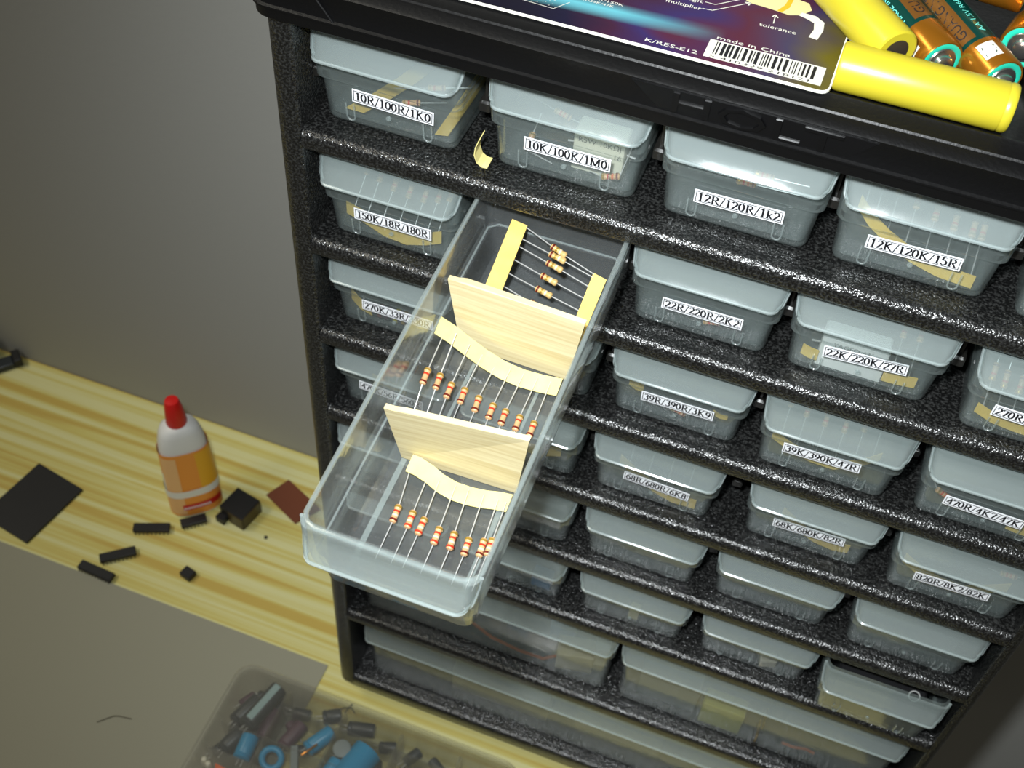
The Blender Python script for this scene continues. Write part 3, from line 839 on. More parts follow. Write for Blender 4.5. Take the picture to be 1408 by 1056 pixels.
def loose_res(c, r, a, b, la, lb, label, bands=('gold', 'red', 'orange', 'brown')):
    A = loc_in(c, r, *a)
    o = resistor(None, A, loc_in(c, r, *b), loc_in(c, r, *la), loc_in(c, r, *lb), bands)
    return tag(o, label, 'resistor', 'loose resistors in the closed drawers')
loose_res(1, 0, (-14, 14, -16), (-14.3, 11, -18), (-13, 20, -10), (-5, 10.5, -22), 'loose resistor at the left of drawer 10K/100K/1M0')
loose_res(1, 0, (13, 10.5, -21.5), (18.5, 11, -20), (8, 12, -22), (20, 20, -12), 'loose resistor below the cream block in drawer 10K/100K/1M0')
loose_res(1, 0, (-10, 26, -12), (-4, 25, -13), (-18, 28, -11), (4, 24, -14), 'loose resistor behind the label of drawer 10K/100K/1M0')
loose_res(2, 0, (-2.6, 14, -10.4), (3.4, 14, -10.2), (-19, 14, -10.8), (18, 14, -9.6), 'resistor with long straight leads across drawer 12R/120R/1k2')
loose_res(2, 0, (2, 22, -12), (8, 22, -12), (-16, 22, -12.5), (20, 22, -11.5), 'second resistor behind in drawer 12R/120R/1k2')
loose_res(2, 1, (1.5, 9.9, -20.0), (7, 9.9, -18.6), (-2, 10.5, -15), (9, 14, -18), 'small resistor alone at the bottom of drawer 22R/220R/2K2')
loose_res(2, 2, (-1.5, 9.9, -18.2), (3.4, 9.9, -19.6), (-6, 11, -17), (9, 12, -20), 'resistor under the label of drawer 39R/390R/3K9')
loose_res(4, 2, (-19, 10, -13.5), (-14, 10, -16.2), (-21.5, 11, -10), (-6, 10, -18.5), 'resistor at the left of drawer 470R/4K7/47K')
loose_res(4, 3, (15, 14, -4), (20, 14, -3.6), (10, 16, -6), (22, 14, -3), 'resistor at the right of drawer 820R/8K2/82K')

def ceramic(c, r, x0, x1, z0, z1, y0, y1, m, lines, label, size):
    p = loc_in(c, r, (x0 + x1) / 2, (y0 + y1) / 2, z0)
    t = thing('ceramic_resistor', label, 'resistor', p)
    w, h, d = (x1 - x0) / 2, z1 - z0, (y1 - y0) / 2
    obj('block', MB().cbox(-w, w, -d, d, 0, h, .7), t, m=M[m])
    pm = MB()
    for txt, x, z in lines:
        vs, fs = text2d(txt, size)
        pm.add([(x + u, -d - .08, z + v) for u, v in vs], fs)
    obj('printed_text', pm, t, m=M['greyink'])
    ld_ = MB()
    ld_.tube([(-w + .2, 0, h / 2), (-w - 3, 0, h / 2 - .5)], .4)
    ld_.tube([(w - .2, 0, h / 2), (w + 3, 0, h / 2 - .5)], .4)
    obj('lead', ld_, t, m=M['lead'])
ceramic(1, 0, 0.5, 18.5, -25.2, -8.6, 14.5, 23.5, 'ceramic', [('R5W 10K\u03a9J', -7.4, 12.4), ('16', 5.2, 8.6)], 'cream ceramic block resistor in drawer 10K/100K/1M0', 3.0)
ceramic(3, 1, -15.0, 8.5, -25.2, -10.0, 10.5, 19.5, 'whiteceramic', [('YAGEO-631', -7.5, 11.4)], 'white ceramic block resistor in drawer 22K/220K/27R', 2.8)
# thick banded resistor in 270K
p = loc_in(0, 2, -1, 12, -20)
t = thing('banded_resistor', 'thick dark resistor with purple and yellow bands in drawer 270K/33R/330R', 'resistor', p)
obj('body', MB().lathe([(.6, -10.4), (2.8, -10), (3.1, -9), (2.8, -7), (2.8, 7), (3.1, 9), (2.8, 10), (.6, 10.4)], 16, ax='x'), t, m=M['capblack'])
for x, k in ((-6.5, 'brown'), (-3.5, 'purple'), (.5, 'yellow'), (4.0, 'gold')):
    obj('colour_band', MB().lathe([(2.75, x - .9), (2.95, x - .8), (2.95, x + .8), (2.75, x + .9)], 16, ax='x'), t, m=M[k])
obj('lead', MB().tube([(-10, 0, 0), (-14, 0, 1), (-17, 4, 1)], .4), t, m=M['lead'])
def small_block(name, label, cat, p, sx, sy, sz, m, rot=0, b=.6):
    return tag(obj(name, MB().cbox(-sx / 2, sx / 2, -sy / 2, sy / 2, 0, sz, b), loc=p, rot=(0, 0, rot), m=M[m]), label, cat)
small_block('trimmer_block', 'blue trimmer block in the sixth row drawer beside the open drawer', 'component', loc_in(1, 5, 14.5, 14, -25.3), 10, 7, 9, 'blue2')
small_block('terminal_block', 'small cream terminal block in the third drawer of the sixth row', 'component', loc_in(2, 5, 1, 13, -25.3), 5, 5, 8, 'cream')
small_block('terminal_block', 'pale flat component at the right of the fourth drawer in the sixth row', 'component', loc_in(3, 5, 8, 12, -25.3), 8, 5, 6, 'beige', .3)
# ring visible in the pulled-out bottom right drawer
ring = MB().tube([(2.4 * math.cos(a * math.pi / 8), 2.4 * math.sin(a * math.pi / 8), 0) for a in range(17)], .35, 6)
tag(obj('wire_ring', ring, loc=loc_in(4, 5, 14, 12, 4.0), rot=(.9, 0, 0), m=M['lead']), 'small bright wire ring inside the slightly pulled out bottom right drawer', 'ring')
blk = loc_in(4, 5, 0, 30, -25.3)
tag(obj('black_infill', MB().cbox(-20, 20, -20, 95, 0, 28, 1.2), loc=blk, m=M['black']), 'black foam in the slightly pulled out bottom right drawer', 'infill')  # plain black block that gives this drawer its dark inside
# bigger drawers
def in_wide(o, x, y, z): return W3(o[0] + x, o[1] + y, o[2] + z)
t = obj('wire', MB().tube([(-28, 0, 6), (-14, -4, 4.5), (2, -5, 3), (16, -4, 1.5), (24, 2, 1)], .9), loc=in_wide(wd7l, 18, 16, -47.9), m=M['wire'])
tag(t, 'orange wire lying in the left wide drawer', 'wire')
small_block('plastic_block', 'beige plastic block at the right of the left wide drawer', 'component', in_wide(wd7l, 50, 18, -48.1), 20, 12, 16, 'beige', .2)
small_block('plastic_block', 'blue grey block behind the beige one in the left wide drawer', 'component', in_wide(wd7l, 38, 34, -48.1), 14, 10, 24, 'blue2', .2)
small_block('plastic_block', 'tan block at the far right of the left wide drawer', 'component', in_wide(wd7l, 63, 24, -48.1), 8, 8, 18, 'ceramic', .2)
small_block('plastic_block', 'yellow green block in the right wide drawer', 'component', in_wide(wd7r, -14, 15, -48.1), 22, 10, 20, 'greenyellow')
small_block('grey_foam_pad', 'grey pad at the left of the right wide drawer', 'component', in_wide(wd7r, -44, 22, -48.1), 32, 18, 22, 'greystick')
for k in range(2):
    hd = thing('pin_header', 'small gold %s pin header in the right wide drawer' % ('upper' if k else 'lower'), 'component', in_wide(wd7r, 6 + k * 2, 13 + k * 8, -48.1))
    obj('strip', MB().cbox(-1.2, 1.2, -6, 6, 0, 3), hd, m=M['black'])
    for j in range(4):
        obj('pin', MB().cbox(-.4, .4, -5 + j * 3, -4.2 + j * 3, 3.0, 10), hd, m=M['gold'])
tag(obj('wire', MB().tube([(-8, 0, 0), (-2, -1, 1.5), (4, 1, 0.4), (9, 0, 1)], .8), loc=in_wide(wd7r, 28, 14, -47.1), m=M['wire']), 'orange wire bit in the right wide drawer', 'wire')
small_block('card_box', 'pale card box at the left of the bottom drawer', 'box', in_wide(wd8, -62, 30, -48.1), 60, 30, 24, 'beige')
small_block('card_box', 'dim card box in the middle of the bottom drawer', 'box', in_wide(wd8, 10, 34, -48.1), 52, 30, 20, 'sheet')
t = tag(obj('paper_scrap', MB().ribbon([(-1.2, 0, 11), (-2.2, -.4, 8), (-2.4, -.7, 5), (-1.4, -.6, 2), (.3, -.3, .5), (2.2, 0, .2)], (0, 1, .1), 5.5, .3), loc=W3(60.6, 11, -29.3), m=M['tapepale']), 'curled cream paper scrap on the cabinet floor between the first two top drawers', 'paper')

# ================================================================== on the lid: card and batteries
TZ = 31.4
CY0, CY1, CX0, CX1 = 5.9, 92.0, -2.0, 166.0
CZ = 34.6
card = thing('printed_card', 'dark violet printed card with barcode lying on the cabinet lid', 'card', W3(0, 0, CZ))
cb = MB()
cb.loft([rrect(CX0, CX1, CY0, CY1, 3.0, 0), rrect(CX0, CX1, CY0, CY1, 3.0, .7)])
obj('card_sheet', cb, card, m=M['cardwhite'])
pm = MB()
pm.loft([rrect(CX0 + .5, CX1 - .5, CY0 + .55, CY1 - .5, 2.6, .7), rrect(CX0 + .5, CX1 - .5, CY0 + .55, CY1 - .5, 2.6, .75)], cap0=False)
obj('print', pm, card, m=M['card'])
bcode = MB().cbox(128.0, 163.0, 8.5, 17.8, .74, .80)
bco = obj('barcode', bcode, card, m=M['offwhite'])
bars = MB()
x = 130.2
rb = random.Random(3)
while x < 160.5:
    wd = rb.choice((.35, .35, .5, .7, 1.0))
    bars.add([(x, 10.6, .82), (x + wd, 10.6, .82), (x + wd, 17.2, .82), (x, 17.2, .82)], [(0, 1, 2, 3)])
    x += wd + rb.choice((.35, .4, .6, .8))
vs, fs = text2d('5 410329 218121', 2.0)
tw = max(v[0] for v in vs)
bars.add([(129.4 + u / tw * 30, 8.75 + v * .95, .82) for u, v in vs], fs)
obj('bars', bars, bco, m=M['ink'])
def card_text(s, x, y, size, rot=0, width=None):
    vs, fs = text2d(s, size)
    tw = max(v[0] for v in vs)
    k = (width / tw) if width else 1
    c, sn = math.cos(rot), math.sin(rot)
    mb = MB()
    mb.add([(x + u * k * c - v * sn, y + u * k * sn + v * c, .80) for u, v in vs], fs)
    return obj('printed_text', mb, card, m=M['offwhite'])
card_text('K/RES-E12', 109.9, 8.3, 2.5, width=16.2)
card_text('made in China', 129.4, 18.5, 2.6, width=22.5)
card_text('tolerance', 139.6, 30.9, 2.6, width=11.4)
card_text('multiplier', 110.0, 31.2, 2.6, width=11.4)
card_text('digit', 114.5, 35.2, 2.6, width=6.5)
card_text('33K/39K/47K', 84.5, 20.9, 1.7, width=12)
card_text('10K/120K/150K', 82.0, 22.9, 1.9, width=17)
ln = MB()
for p, q, w_ in (((121.5, 32.4), (124.7, 32.7), .3), ((124.7, 32.7), (134.6, 42.0), .3), ((121.5, 36.3), (124.7, 36.2), .3), ((124.7, 36.2), (131.2, 42.4), .3), ((143.5, 33.9), (143.2, 38.2), .3), ((143.1, 38.8), (142.4, 37.2), .4), ((143.1, 38.8), (144.2, 37.3), .4), ((134.6, 42), (132.8, 41.4), .4), ((134.6, 42), (134.2, 40.2), .4)):
    d = Vector((q[0] - p[0], q[1] - p[1])).normalized()
    nx, ny = -d.y * w_ / 2, d.x * w_ / 2
    ln.add([(p[0] + nx, p[1] + ny, .8), (p[0] - nx, p[1] - ny, .8), (q[0] - nx, q[1] - ny, .8), (q[0] + nx, q[1] + ny, .8)], [(0, 1, 2, 3)])
obj('printed_arrows', ln, card, m=M['offwhite'])
# little line drawing at the left of the print
dr_ = MB()
for (ax_, ay_), (bx_, by_) in (((66, 18.5), (64, 13.5)), ((64, 13.5), (80, 12.6)), ((80, 12.6), (83.5, 18))):
    d = Vector((bx_ - ax_, by_ - ay_)).normalized()
    nx, ny = -d.y * .1, d.x * .1
    dr_.add([(ax_ + nx, ay_ + ny, .8), (ax_ - nx, ay_ - ny, .8), (bx_ - nx, by_ - ny, .8), (bx_ + nx, by_ + ny, .8)], [(0, 1, 2, 3)])
for k in range(26):
    a = rb.uniform(66.5, 79); b_ = rb.uniform(13.6, 17.5); s_ = rb.uniform(.3, 1.1)
    dr_.add([(a, b_, .8), (a + s_, b_ + .1, .8), (a + s_ * .9, b_ + .35, .8)], [(0, 1, 2)])
obj('printed_drawing', dr_, card, m=M['offwhite'])
rs = MB()
rs.add([(u, v, .79) for u, v in [(130, 44.5), (134.5, 41.8), (139, 41.5), (143.8, 40.9), (147, 40.4), (150.5, 42.0), (153, 46.0), (151.5, 49.5), (147, 50.5), (141, 48.6), (134, 50.0)]], [tuple(range(11))])
obj('printed_resistor', rs, card, m=M['cream'])
r2 = MB()
r2.add([(u, v, .80) for u, v in [(150.4, 43.6), (154.8, 43.4), (157.9, 41.0), (158.4, 36.5), (157.6, 31.0), (154.9, 31.4), (155.6, 36), (155.0, 39.4), (152.8, 40.6), (149.8, 41.6)]], [tuple(range(10))])
obj('printed_resistor', r2, card, m=M['offwhite'])
yb_ = MB()
yb_.add([(u, v, .805) for u, v in [(143.0, 41.2), (144.6, 41.0), (146.3, 44.5), (146.6, 50.3), (145.2, 50.0), (144.6, 45)]], [tuple(range(6))])
obj('printed_band', yb_, card, m=M['bamber'])

def place_cell(t, a, b):
    """a = end at local x=0, b = far end (cabinet mm)"""
    a, b = W3(*a), W3(*b)
    t.location = a
    t.rotation_euler = (b - a).to_track_quat('X', 'Z').to_euler()
R_AA = 7.1
def yellow_cell(label, a, b, spin=0):
    t = thing('yellow_battery', label, 'battery', (0, 0, 0), group='yellow battery cells on the lid')
    place_cell(t, a, b)
    obj('sleeve', MB().lathe([(5.0, .2), (6.3, .1), (6.9, .5), (R_AA, 1.4), (R_AA, 46.6), (R_AA - .25, 47.2), (R_AA, 48.0), (R_AA - .1, 49.2), (6.5, 49.8), (5.0, 49.7)], 32, ax='x'), t, m=M['yellow'])
    obj('end_disc', MB().lathe([(5.4, .6), (5.4, .3), (2.0, .05)], 24, ax='x'), t, m=M['darksteel'])
    obj('terminal', MB().lathe([(5.4, 49.3), (5.2, 49.6), (2.8, 49.6), (2.6, 50.6), (.5, 50.7)], 24, ax='x'), t, m=M['steel'])
    return t
c0 = TZ + R_AA
yellow_cell('yellow battery lying along the front edge of the lid', (165.9, 15.2, c0 + .6), (216.2, 15.8, c0 + .3))
yellow_cell('yellow battery slanting across the end of the printed card', (180.6, 22.4, c0 + 4.4), (148.8, 60.4, c0 + 4.2))

def wrapped(vs, fs, x0, a0, sx=1, sy=1, r=R_AA + .06, flip=1):
    """flat letters bent round the cell: u along the axis, v around"""
    mb = MB()
    mb.add([(x0 + u * sx, r * math.cos(a0 + flip * v * sy / r), r * math.sin(a0 + flip * v * sy / r)) for u, v in vs], fs)
    return mb
def patch(x0, x1, a0, a1, r, n=10):
    secs = []
    for x in (x0, x1):
        secs.append([(x, r * math.cos(a0 + (a1 - a0) * i / n), r * math.sin(a0 + (a1 - a0) * i / n)) for i in range(n + 1)])
    return MB().loft(secs, False, False, True, closed=False)
T_G = text2d('GUANG NENG', 4.4)
T_M = text2d('MADE IN P.R.C.', 2.6)
T_S = text2d('AA 1.5V R6P', 2.4)
def green_cell(label, a, b, face=90, emb=60):
    """positive nipple at local x=0 (a)"""
    t = thing('green_battery', label, 'battery', (0, 0, 0), group='green and copper battery cells on the lid')
    place_cell(t, a, b)
    s1 = obj('sleeve', MB().lathe([(R_AA, 13), (R_AA, 49.0), (6.6, 49.6), (3.0, 49.7)], 32, ax='x'), t, m=M['green'])
    obj('copper_band', MB().lathe([(6.1, 1.1), (6.6, .9), (R_AA, 1.6), (R_AA, 13.0)], 32, ax='x'), t, m=M['copper'])
    obj('seal_ring', MB().lathe([(6.15, 1.3), (6.1, .95), (5.2, .75), (4.6, 1.0), (4.5, 1.4)], 28, ax='x'), t, m=M['teal'])
    obj('terminal', MB().lathe([(4.8, 1.2), (4.4, .7), (3.1, .5), (2.8, -.9), (2.3, -1.3), (.4, -1.35)], 24, ax='x'), t, m=M['steel'])
    f = math.radians(face)
    obj('name_strip', patch(14.5, 47.5, f - .42, f + .42, R_AA + .04), t, m=M['brownfoil'])
    for (vs, fs), L_, x_, da, mm_ in ((T_G, 30, 16, .22, 'ink'), (T_M, 22, 16, -.75, 'tealprint'), (T_S, 17, 16, .95, 'tealprint')):
        tw = max(v[0] for v in vs)
        obj('lettering', wrapped([(u * L_ / tw, v) for u, v in vs], fs, x_, f + da, 1, 1, R_AA + .09, -1), t, m=M[mm_])
    for k in range(5):
        obj('stripe', patch(14, 48.5, f - 1.15 - k * .12, f - 1.19 - k * .12, R_AA + .05, 2), t, m=M['tealprint'] if k == 4 else M['black'])
    f = math.radians(emb) + .57
    lg = obj('emblem_patch', patch(4.5, 11.0, f - .95, f - .2, R_AA + .05), t, m=M['offwhite'])
    em = MB()
    for q in ([(5.4, -.85), (6.6, -.85), (9.6, -.35), (8.8, -.3)], [(8.6, -.85), (9.6, -.8), (6.4, -.35), (5.6, -.42)], [(7.0, -.9), (7.6, -.9), (7.8, -.3), (7.3, -.3)]):
        em.add([(x_, (R_AA + .1) * math.cos(f + a_), (R_AA + .1) * math.sin(f + a_)) for x_, a_ in q], [(0, 1, 2, 3)])
    obj('emblem', em, lg, m=M['green'])
    return t
green_cell('green battery behind the front yellow one, its tip left of centre', (194.3, 28.6, c0 + .6), (165.3, 69.3, c0 + .4), 84, 8)
green_cell('green battery with its brown name strip up, tip behind the yellow cell end', (211.8, 26.6, c0 + .6), (182.4, 67.0, c0 + .5), 42, 70)
green_cell('green battery pointing to the front at the right end of the lid', (214.8, 42.6, c0 + 3.0), (226.0, 91.0, c0 + 2.0), 60, 100)
green_cell('green battery lying crosswise on top behind the others', (212.6, 57.5, c0 + 13.4), (163.4, 62.5, c0 + 14.0), 20, 40)
# ================================================================== on the shelf: bottle, chips, blocks
def D(x, y, z=0): return Vector((x * MM, y * MM, z * MM))
bt = thing('glue_bottle', 'white glue bottle with red cap and orange label standing on the pine shelf', 'bottle', D(-167.2, 90.5), (0, 0, math.radians(42)))
def oval(hw, hd, z, n=28, e=2.6):
    out = []
    for i in range(n):
        a = 2 * math.pi * i / n
        c, s = math.cos(a), math.sin(a)
        out.append((hw * math.copysign(abs(c) ** (2 / e), c), hd * math.copysign(abs(s) ** (2 / e), s), z))
    return out
bd = MB()
bd.loft([oval(15.8, 9.2, 0), oval(17.2, 10.5, 1.5), oval(17.6, 10.8, 25), oval(17.0, 10.5, 45), oval(16.2, 10.0, 60), oval(15.0, 9.6, 74), oval(13.2, 9.0, 83), oval(11.0, 8.2, 88), oval(7.6, 6.8, 90.5), oval(5.5, 5.5, 91.5, e=2), oval(5, 5, 94, e=2)], smooth=True)
obj('body', bd, bt, m=M['bottlewhite'])
obj('cap', MB().lathe([(6.6, 91), (6.8, 92), (5.6, 106), (4.8, 111), (4.2, 112.3), (1.5, 112.8)], 20), bt, m=M['bottlered'])
def label_band(z0, z1, m, k=.25, a0=None):
    """wrap on the front of the bottle"""
    mb = MB()
    secs = []
    for z in (z0, z1):
        hw = 17.6 + k - max(0, z - 25) * .034
        hd = 10.8 + k - max(0, z - 25) * .016
        sec = oval(hw, hd, z, 56)
        secs.append(sec if a0 is None else [sec[i % 56] for i in range(*a0)])
    mb.loft(secs, False, False, True, closed=a0 is None)
    return obj('label_band', mb, bt, m=M[m])
label_band(3, 69, 'borange', .25)
label_band(30, 67, 'bamber', .40, (44, 56))
label_band(5, 66, 'bpeach', .40, (31, 40))
label_band(23.5, 30.5, 'bottlewhite', .50)
label_band(9.5, 15.5, 'bred', .50, (38, 54))
sq = MB()
sq.tube([(-9 + i * .9, -11.7 + .004 * (i - 10) ** 2, 12.4 + (1.0 if i % 2 else -.9)) for i in range(21)], .5, 4)
obj('label_lettering', sq, bt, m=M['bottlewhite'])

def plate(name, label, cat, pts, th, m):
    cx = sum(p[0] for p in pts) / len(pts); cy = sum(p[1] for p in pts) / len(pts)
    mb = MB()
    mb.prism([(x_ - cx, y_ - cy) for x_, y_ in pts], 0, th)
    return tag(obj(name, mb, loc=D(cx, cy), m=M[m]), label, cat)
plate('black_plate', 'large flat black square plate at the left of the pine shelf', 'plate', [(-254.2, 18.1), (-244.4, 69.5), (-284.5, 77.0), (-294.5, 25.5)], 2.0, 'black')
plate('brown_board', 'brown laminate board offcut on the pine shelf near the open drawer', 'board', [(-126, 114.4), (-96.9, 100.8), (-86, 118), (-117.6, 131.8)], 1.6, 'pcb')

def chip(label, c, ang, ln_, npin, pins_up=False):
    t = thing('chip', label, 'chip', D(*c), (0, 0, math.radians(ang)), 'black chips on the pine shelf')
    obj('body', MB().cbox(-ln_ / 2, ln_ / 2, -3.2, 3.2, 1.2, 4.6, .4), t, m=M['black'])
    pin = MB()
    pin.cbox(-.35, .35, -.25, .25, 0, 2.6)
    pme = pin.mesh('pin', M['darksteel'])
    for s in (-1, 1):
        for k in range(npin):
            obj('pin', pme, t, loc=((-ln_ / 2 + 1.4 + k * (ln_ - 2.8) / (npin - 1)) * MM, s * 3.5 * MM, 0))
    return t
chip('long black chip left of the glue bottle foot', (-183.5, 59.5), 23, 24.5, 9)
chip('short black chip in front of the glue bottle foot', (-160.5, 75.2), 41, 17.5, 7)
chip('black chip lying between the black plate and the small cube', (-192.8, 32.5), 39, 23.5, 9)
chip('black chip nearest the grey card edge', (-198.8, 16.2), -3, 25.5, 10)
tag(obj('black_cube', MB().cbox(-4.2, 4.2, -3.6, 3.6, 0, 5, .5), loc=D(-142.9, 37.4), rot=(0, 0, -.25), m=M['black']), 'tiny black cube alone on the pine shelf', 'component')
rl_ = thing('relay', 'black relay block with brown side beside the glue bottle', 'component', D(-134.5, 94.5), (0, 0, math.radians(-12)))
obj('case', MB().cbox(-10, 10, -9.5, 9.5, 0, 13, .6), rl_, m=M['black'])
obj('side_plate', MB().cbox(-2, 10.3, -10.4, -9.4, .5, 12.5, .3), rl_, m=M['brownside'])
obj('side_plate', MB().cbox(9.7, 10.6, -9, 9, .5, 12.5, .3), rl_, m=M['brownside'])
obj('connector', MB().cbox(-10.5, -3.5, -14.5, -9.2, 0, 6, .5), rl_, m=M['black'])
tag(obj('black_crumb', MB().lathe([(.4, 0), (1.3, .3), (1.2, 1.2), (.3, 1.6)], 8), loc=D(-110.1, 83.3), m=M['black']), 'tiny black crumb near the brown board', 'scrap')
ck = thing('black_clip', 'dark clip lying at the far left end of the pine shelf', 'clip', D(-361, 143), (0, 0, math.radians(50)))
obj('jaw', MB().cbox(-14, 8, -5, 5, 0, 6, .8), ck, m=M['capblack'])
obj('handle', MB().cbox(8, 14, -6, 6, 1, 9, .8), ck, m=M['black'])
tag(obj('black_box', MB().cbox(-14, 14, -8, 8, 0, 26, 1.0), loc=D(-387, 146), rot=(0, 0, -.2), m=M['black']), 'black box at the left picture edge against the wall', 'box')
tw_ = MB()
tw_.tube([(-6, -3, .7), (-2, 0, 1.0), (1.5, 1.5, .8), (5, -1, .6)], .35, 5)
tw_.tube([(-1, -3, .6), (0, 0, 1.4), (1, 4.0, .8)], .35, 5)
tag(obj('wire_scrap', tw_, loc=D(-4.5, -9.0), m=M['black']), 'small twisted black wire scrap at the cabinet foot', 'wire')
tag(obj('hair', MB().tube([(-9, -5, .4), (-2, 2, .5), (1, 3.2, .5), (9, 4.5, .4)], .22, 5), loc=D(-132, -68.5, .8), m=M['brownside']), 'thin brown fibre lying on the grey card sheet', 'fibre')

# ================================================================== organiser box in the lower left
BH = 32.0
BX0, BX1, BY0, BY1 = -69.0, 112.0, -150.0, -16.5
BZ0 = 0.8
bx_ = thing('organiser_box', 'dull clear compartment box of capacitors in front of the cabinet', 'box', D((BX0 + BX1) / 2, (BY0 + BY1) / 2, BZ0))
ox, oy = (BX0 + BX1) / 2, (BY0 + BY1) / 2
def bp(name, mb, m='boxpp'):
    return obj(name, mb, bx_, loc=(-ox * MM, -oy * MM, 0), m=M[m])
tb = MB()
def bs(i, z, r): return rrect(BX0 + i, BX1 - i, BY0 + i, BY1 - i, r, z, 5)
tb.loft([bs(3.5, 0, 6), bs(2.2, 1.2, 8), bs(.6, BH - 5, 10), bs(1.8, BH - 5, 9), bs(3.6, 2.2, 7), bs(4.6, 1.6, 6)])
bp('tray', tb)
lb_ = MB()
lb_.loft([bs(0, BH - 5, 10.5), bs(0, BH - 1, 10.5), bs(1.0, BH, 10)])
bp('box_lid', lb_)
for x_ in (-36, 1, 38, 75):
    bp('partition', MB().cbox(x_ - .7, x_ + .7, BY0 + 5, BY1 - 5, 1.8, BH - 7))
for y_ in (-31.5, -53, -70, -88, -110):
    for xa, xb in ((BX0 + 4.5, -36.8), (-35.2, .2), (1.8, 37.2), (38.8, 74.2), (75.8, BX1 - 4.5)):
        if y_ == -31.5 and xa < -40: continue
        bp('partition', MB().cbox(xa, xb, y_ - .6, y_ + .6, 1.8, BH - 9))
def cap_lying(label, x, y, ang, ln_, r, m, z=None, stripe=None, tilt=0):
    t = thing('capacitor', label, 'capacitor', D(x, y, (BZ0 + 2.2 + r) if z is None else z), (0, math.radians(-tilt), math.radians(ang)), 'capacitors in the organiser box')
    obj('can', MB().lathe([(r * .8, -ln_ / 2), (r, -ln_ / 2 + .8), (r, -ln_ / 2 + 2.0), (r * .93, -ln_ / 2 + 2.6), (r, -ln_ / 2 + 3.2), (r, ln_ / 2 - .6), (r * .85, ln_ / 2)], 20, ax='x'), t, m=M[m])
    obj('end_disc', MB().lathe([(r * .84, ln_ / 2 - .1), (r * .82, ln_ / 2 + .15), (.3, ln_ / 2 + .15)], 18, ax='x'), t, m=M['greystick'])
    obj('lead', MB().tube([(-ln_ / 2, 1.2, 0), (-ln_ / 2 - 4, 1.5, 0)], .3).tube([(-ln_ / 2, -1.2, 0), (-ln_ / 2 - 4, -1.5, 0)], .3), t, m=M['lead'])
    if stripe:
        obj('stripe', MB().loft([[(xx, (r + .08) * math.cos(a), (r + .08) * math.sin(a)) for a in [1.2 + .15 * i for i in range(6)]] for xx in (-ln_ / 2 + 3.4, ln_ / 2 - .8)], False, False, True, closed=False), t, m=M[stripe])
    return t
zt = BZ0 + BH - 12
cap_lying('black capacitor with pale stripe on top of the corner compartment', -47, -35, 76, 30, 5.6, 'capblack', zt, 'palestripe')
cap_lying('black capacitor left of the striped one in the corner compartment', -57, -38, 70, 20, 5.0, 'capblack', zt - 7)
cap_lying('black capacitor right of the striped one in the corner compartment', -41.5, -41, 95, 20, 4.6, 'purple', zt - 9)
cap_lying('tall blue capacitor in the second compartment from the corner', -44.5, -61, 95, 15, 5.2, 'blue', zt - 1)
cap_lying('black capacitor left of the tall blue one', -55.5, -60, 70, 14, 5, 'capblack', zt - 5)
cap_lying('blue capacitor slanting in the back middle compartment', -7.5, -40, 60, 18, 4.8, 'blue', zt - 4)
cap_lying('purple capacitor in the back middle compartment', -24, -43, 75, 18, 4.4, 'purple', zt - 5)
cap_lying('large bright blue capacitor in the third compartment of the back row', 18.5, -50, 75, 30, 9.0, 'blue', zt - 2)
cap_lying('bright blue capacitor with pale disc end left of the large one', 8.0, -56, 80, 16, 6.0, 'blue', zt - 3)
cap_lying('dark capacitor in the fourth compartment of the back row', 52, -42, 20, 16, 6, 'capblack', zt - 2)
cap_lying('blue capacitor at the right of the back row', 80, -42, 10, 18, 5.5, 'blue', zt - 1)
cap_lying('black capacitor at the rear of the third compartment', 12, -24, 15, 16, 4.2, 'capblack', zt - 5)
cap_lying('black capacitor at the rear of the second compartment', -7, -24, 30, 11, 4.4, 'capblack', zt - 3)
rc = random.Random(11)
WHERE = ['in the corner compartment', 'near the box edge', 'in the second column', 'in the third column', 'in the fourth column']
SPOT = [(-61, -30, 60, 0), (-52, -24, 15, 0), (-42, -27, 120, 0), (-60, -48, 100, 0), (-48, -47, 20, 0), (-27, -37, 140, 2), (-17, -47, 20, 2), (-27, -26, 10, 2), (29, -40, 110, 3), (10, -38, 20, 3), (30, -26, 20, 3), (46, -26, 60, 4), (62, -26, 150, 4), (45, -46, 80, 4), (-62, -63, 60, 1), (-41, -64, 130, 1)]
NTH = {}
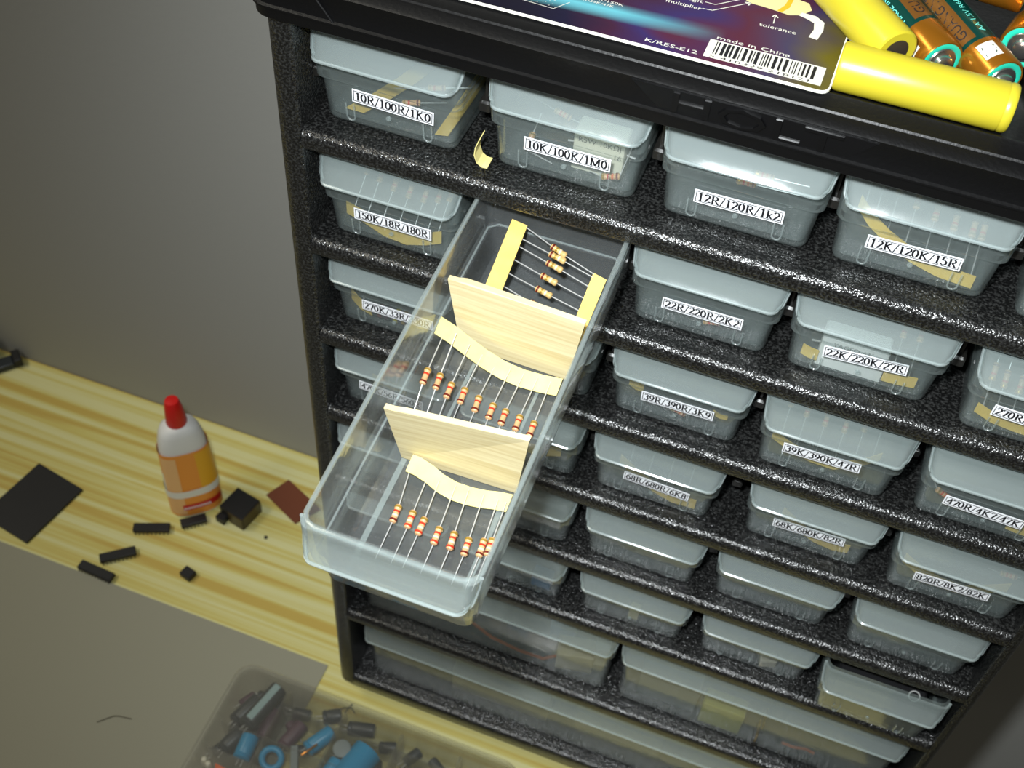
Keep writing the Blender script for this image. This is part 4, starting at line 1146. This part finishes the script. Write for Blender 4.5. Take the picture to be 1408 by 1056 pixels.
for x_, y_, an_, wi in SPOT:
    NTH[wi] = NTH.get(wi, 0) + 1
    cap_lying('small dark capacitor %s of the organiser box, %s one' % (WHERE[wi], ['first', 'second', 'third', 'fourth', 'fifth'][NTH[wi] - 1]), x_, y_, an_, rc.uniform(9, 12), rc.uniform(3.0, 3.8), rc.choice(['capblack', 'capblack', 'black', 'purple']), BZ0 + 8)
tor = MB()
secs = []
for i in range(24):
    a = 2 * math.pi * i / 24
    secs.append([((5.6 + 2.0 * math.cos(b)) * math.cos(a), (5.6 + 2.0 * math.cos(b)) * math.sin(a), 2.0 * math.sin(b)) for b in [2 * math.pi * k / 10 for k in range(10)]])
secs.append(secs[0])
tor.loft(secs, False, False, True)
tag(obj('blue_ring', tor, loc=D(-27, -62, BZ0 + 21), rot=(.5, .2, 0), m=M['blue']), 'pale blue ring core in the second column of the organiser box', 'ring core')
tag(obj('grey_stick', MB().cbox(-2.2, 2.2, -11, 11, 0, 4, .5), loc=D(-13.5, -60, BZ0 + 18), rot=(0, 0, .45), m=M['greystick']), 'grey plastic stick leaning in the second column of the organiser box', 'component')
for k, (x_, y_) in enumerate(((-62.5, -77), (-59, -78.5))):
    t = tag(obj('white_led', MB().lathe([(2.0, 0), (2.0, 5), (1.4, 6.6), (.3, 7)], 12), loc=D(x_, y_, BZ0 + 16), m=M['ceramic']), ('left' if k == 0 else 'right') + ' one of two round white lamps by the box edge', 'lamp')
tag(obj('orange_clip', MB().loft([[(x_, y_, z_) for x_, y_ in [(-6, 2), (3, 1), (5, -5), (2, -5.5), (1, -2), (-5, -.5)]] for z_ in (0, 4)]), loc=D(-49, -79, BZ0 + 19), m=M['orangeplastic']), 'orange plastic clip in the organiser box near the picture foot', 'clip')
tag(obj('pale_disc', MB().lathe([(5.2, 0), (5.4, .6), (5.2, 1.4), (4.4, 1.7)], 20), loc=D(8.5, -42, BZ0 + 22), rot=(.2, 0, 0), m=M['greystick']), 'round pale disc above the bright blue capacitors', 'component')
tag(obj('tinned_clip', MB().tube([(-3, -4, 0), (0, 0, 2), (2.5, 5, 1)], .8), loc=D(-8, -51, BZ0 + 24), m=M['copper']), 'small copper coloured pin in the organiser box', 'pin')
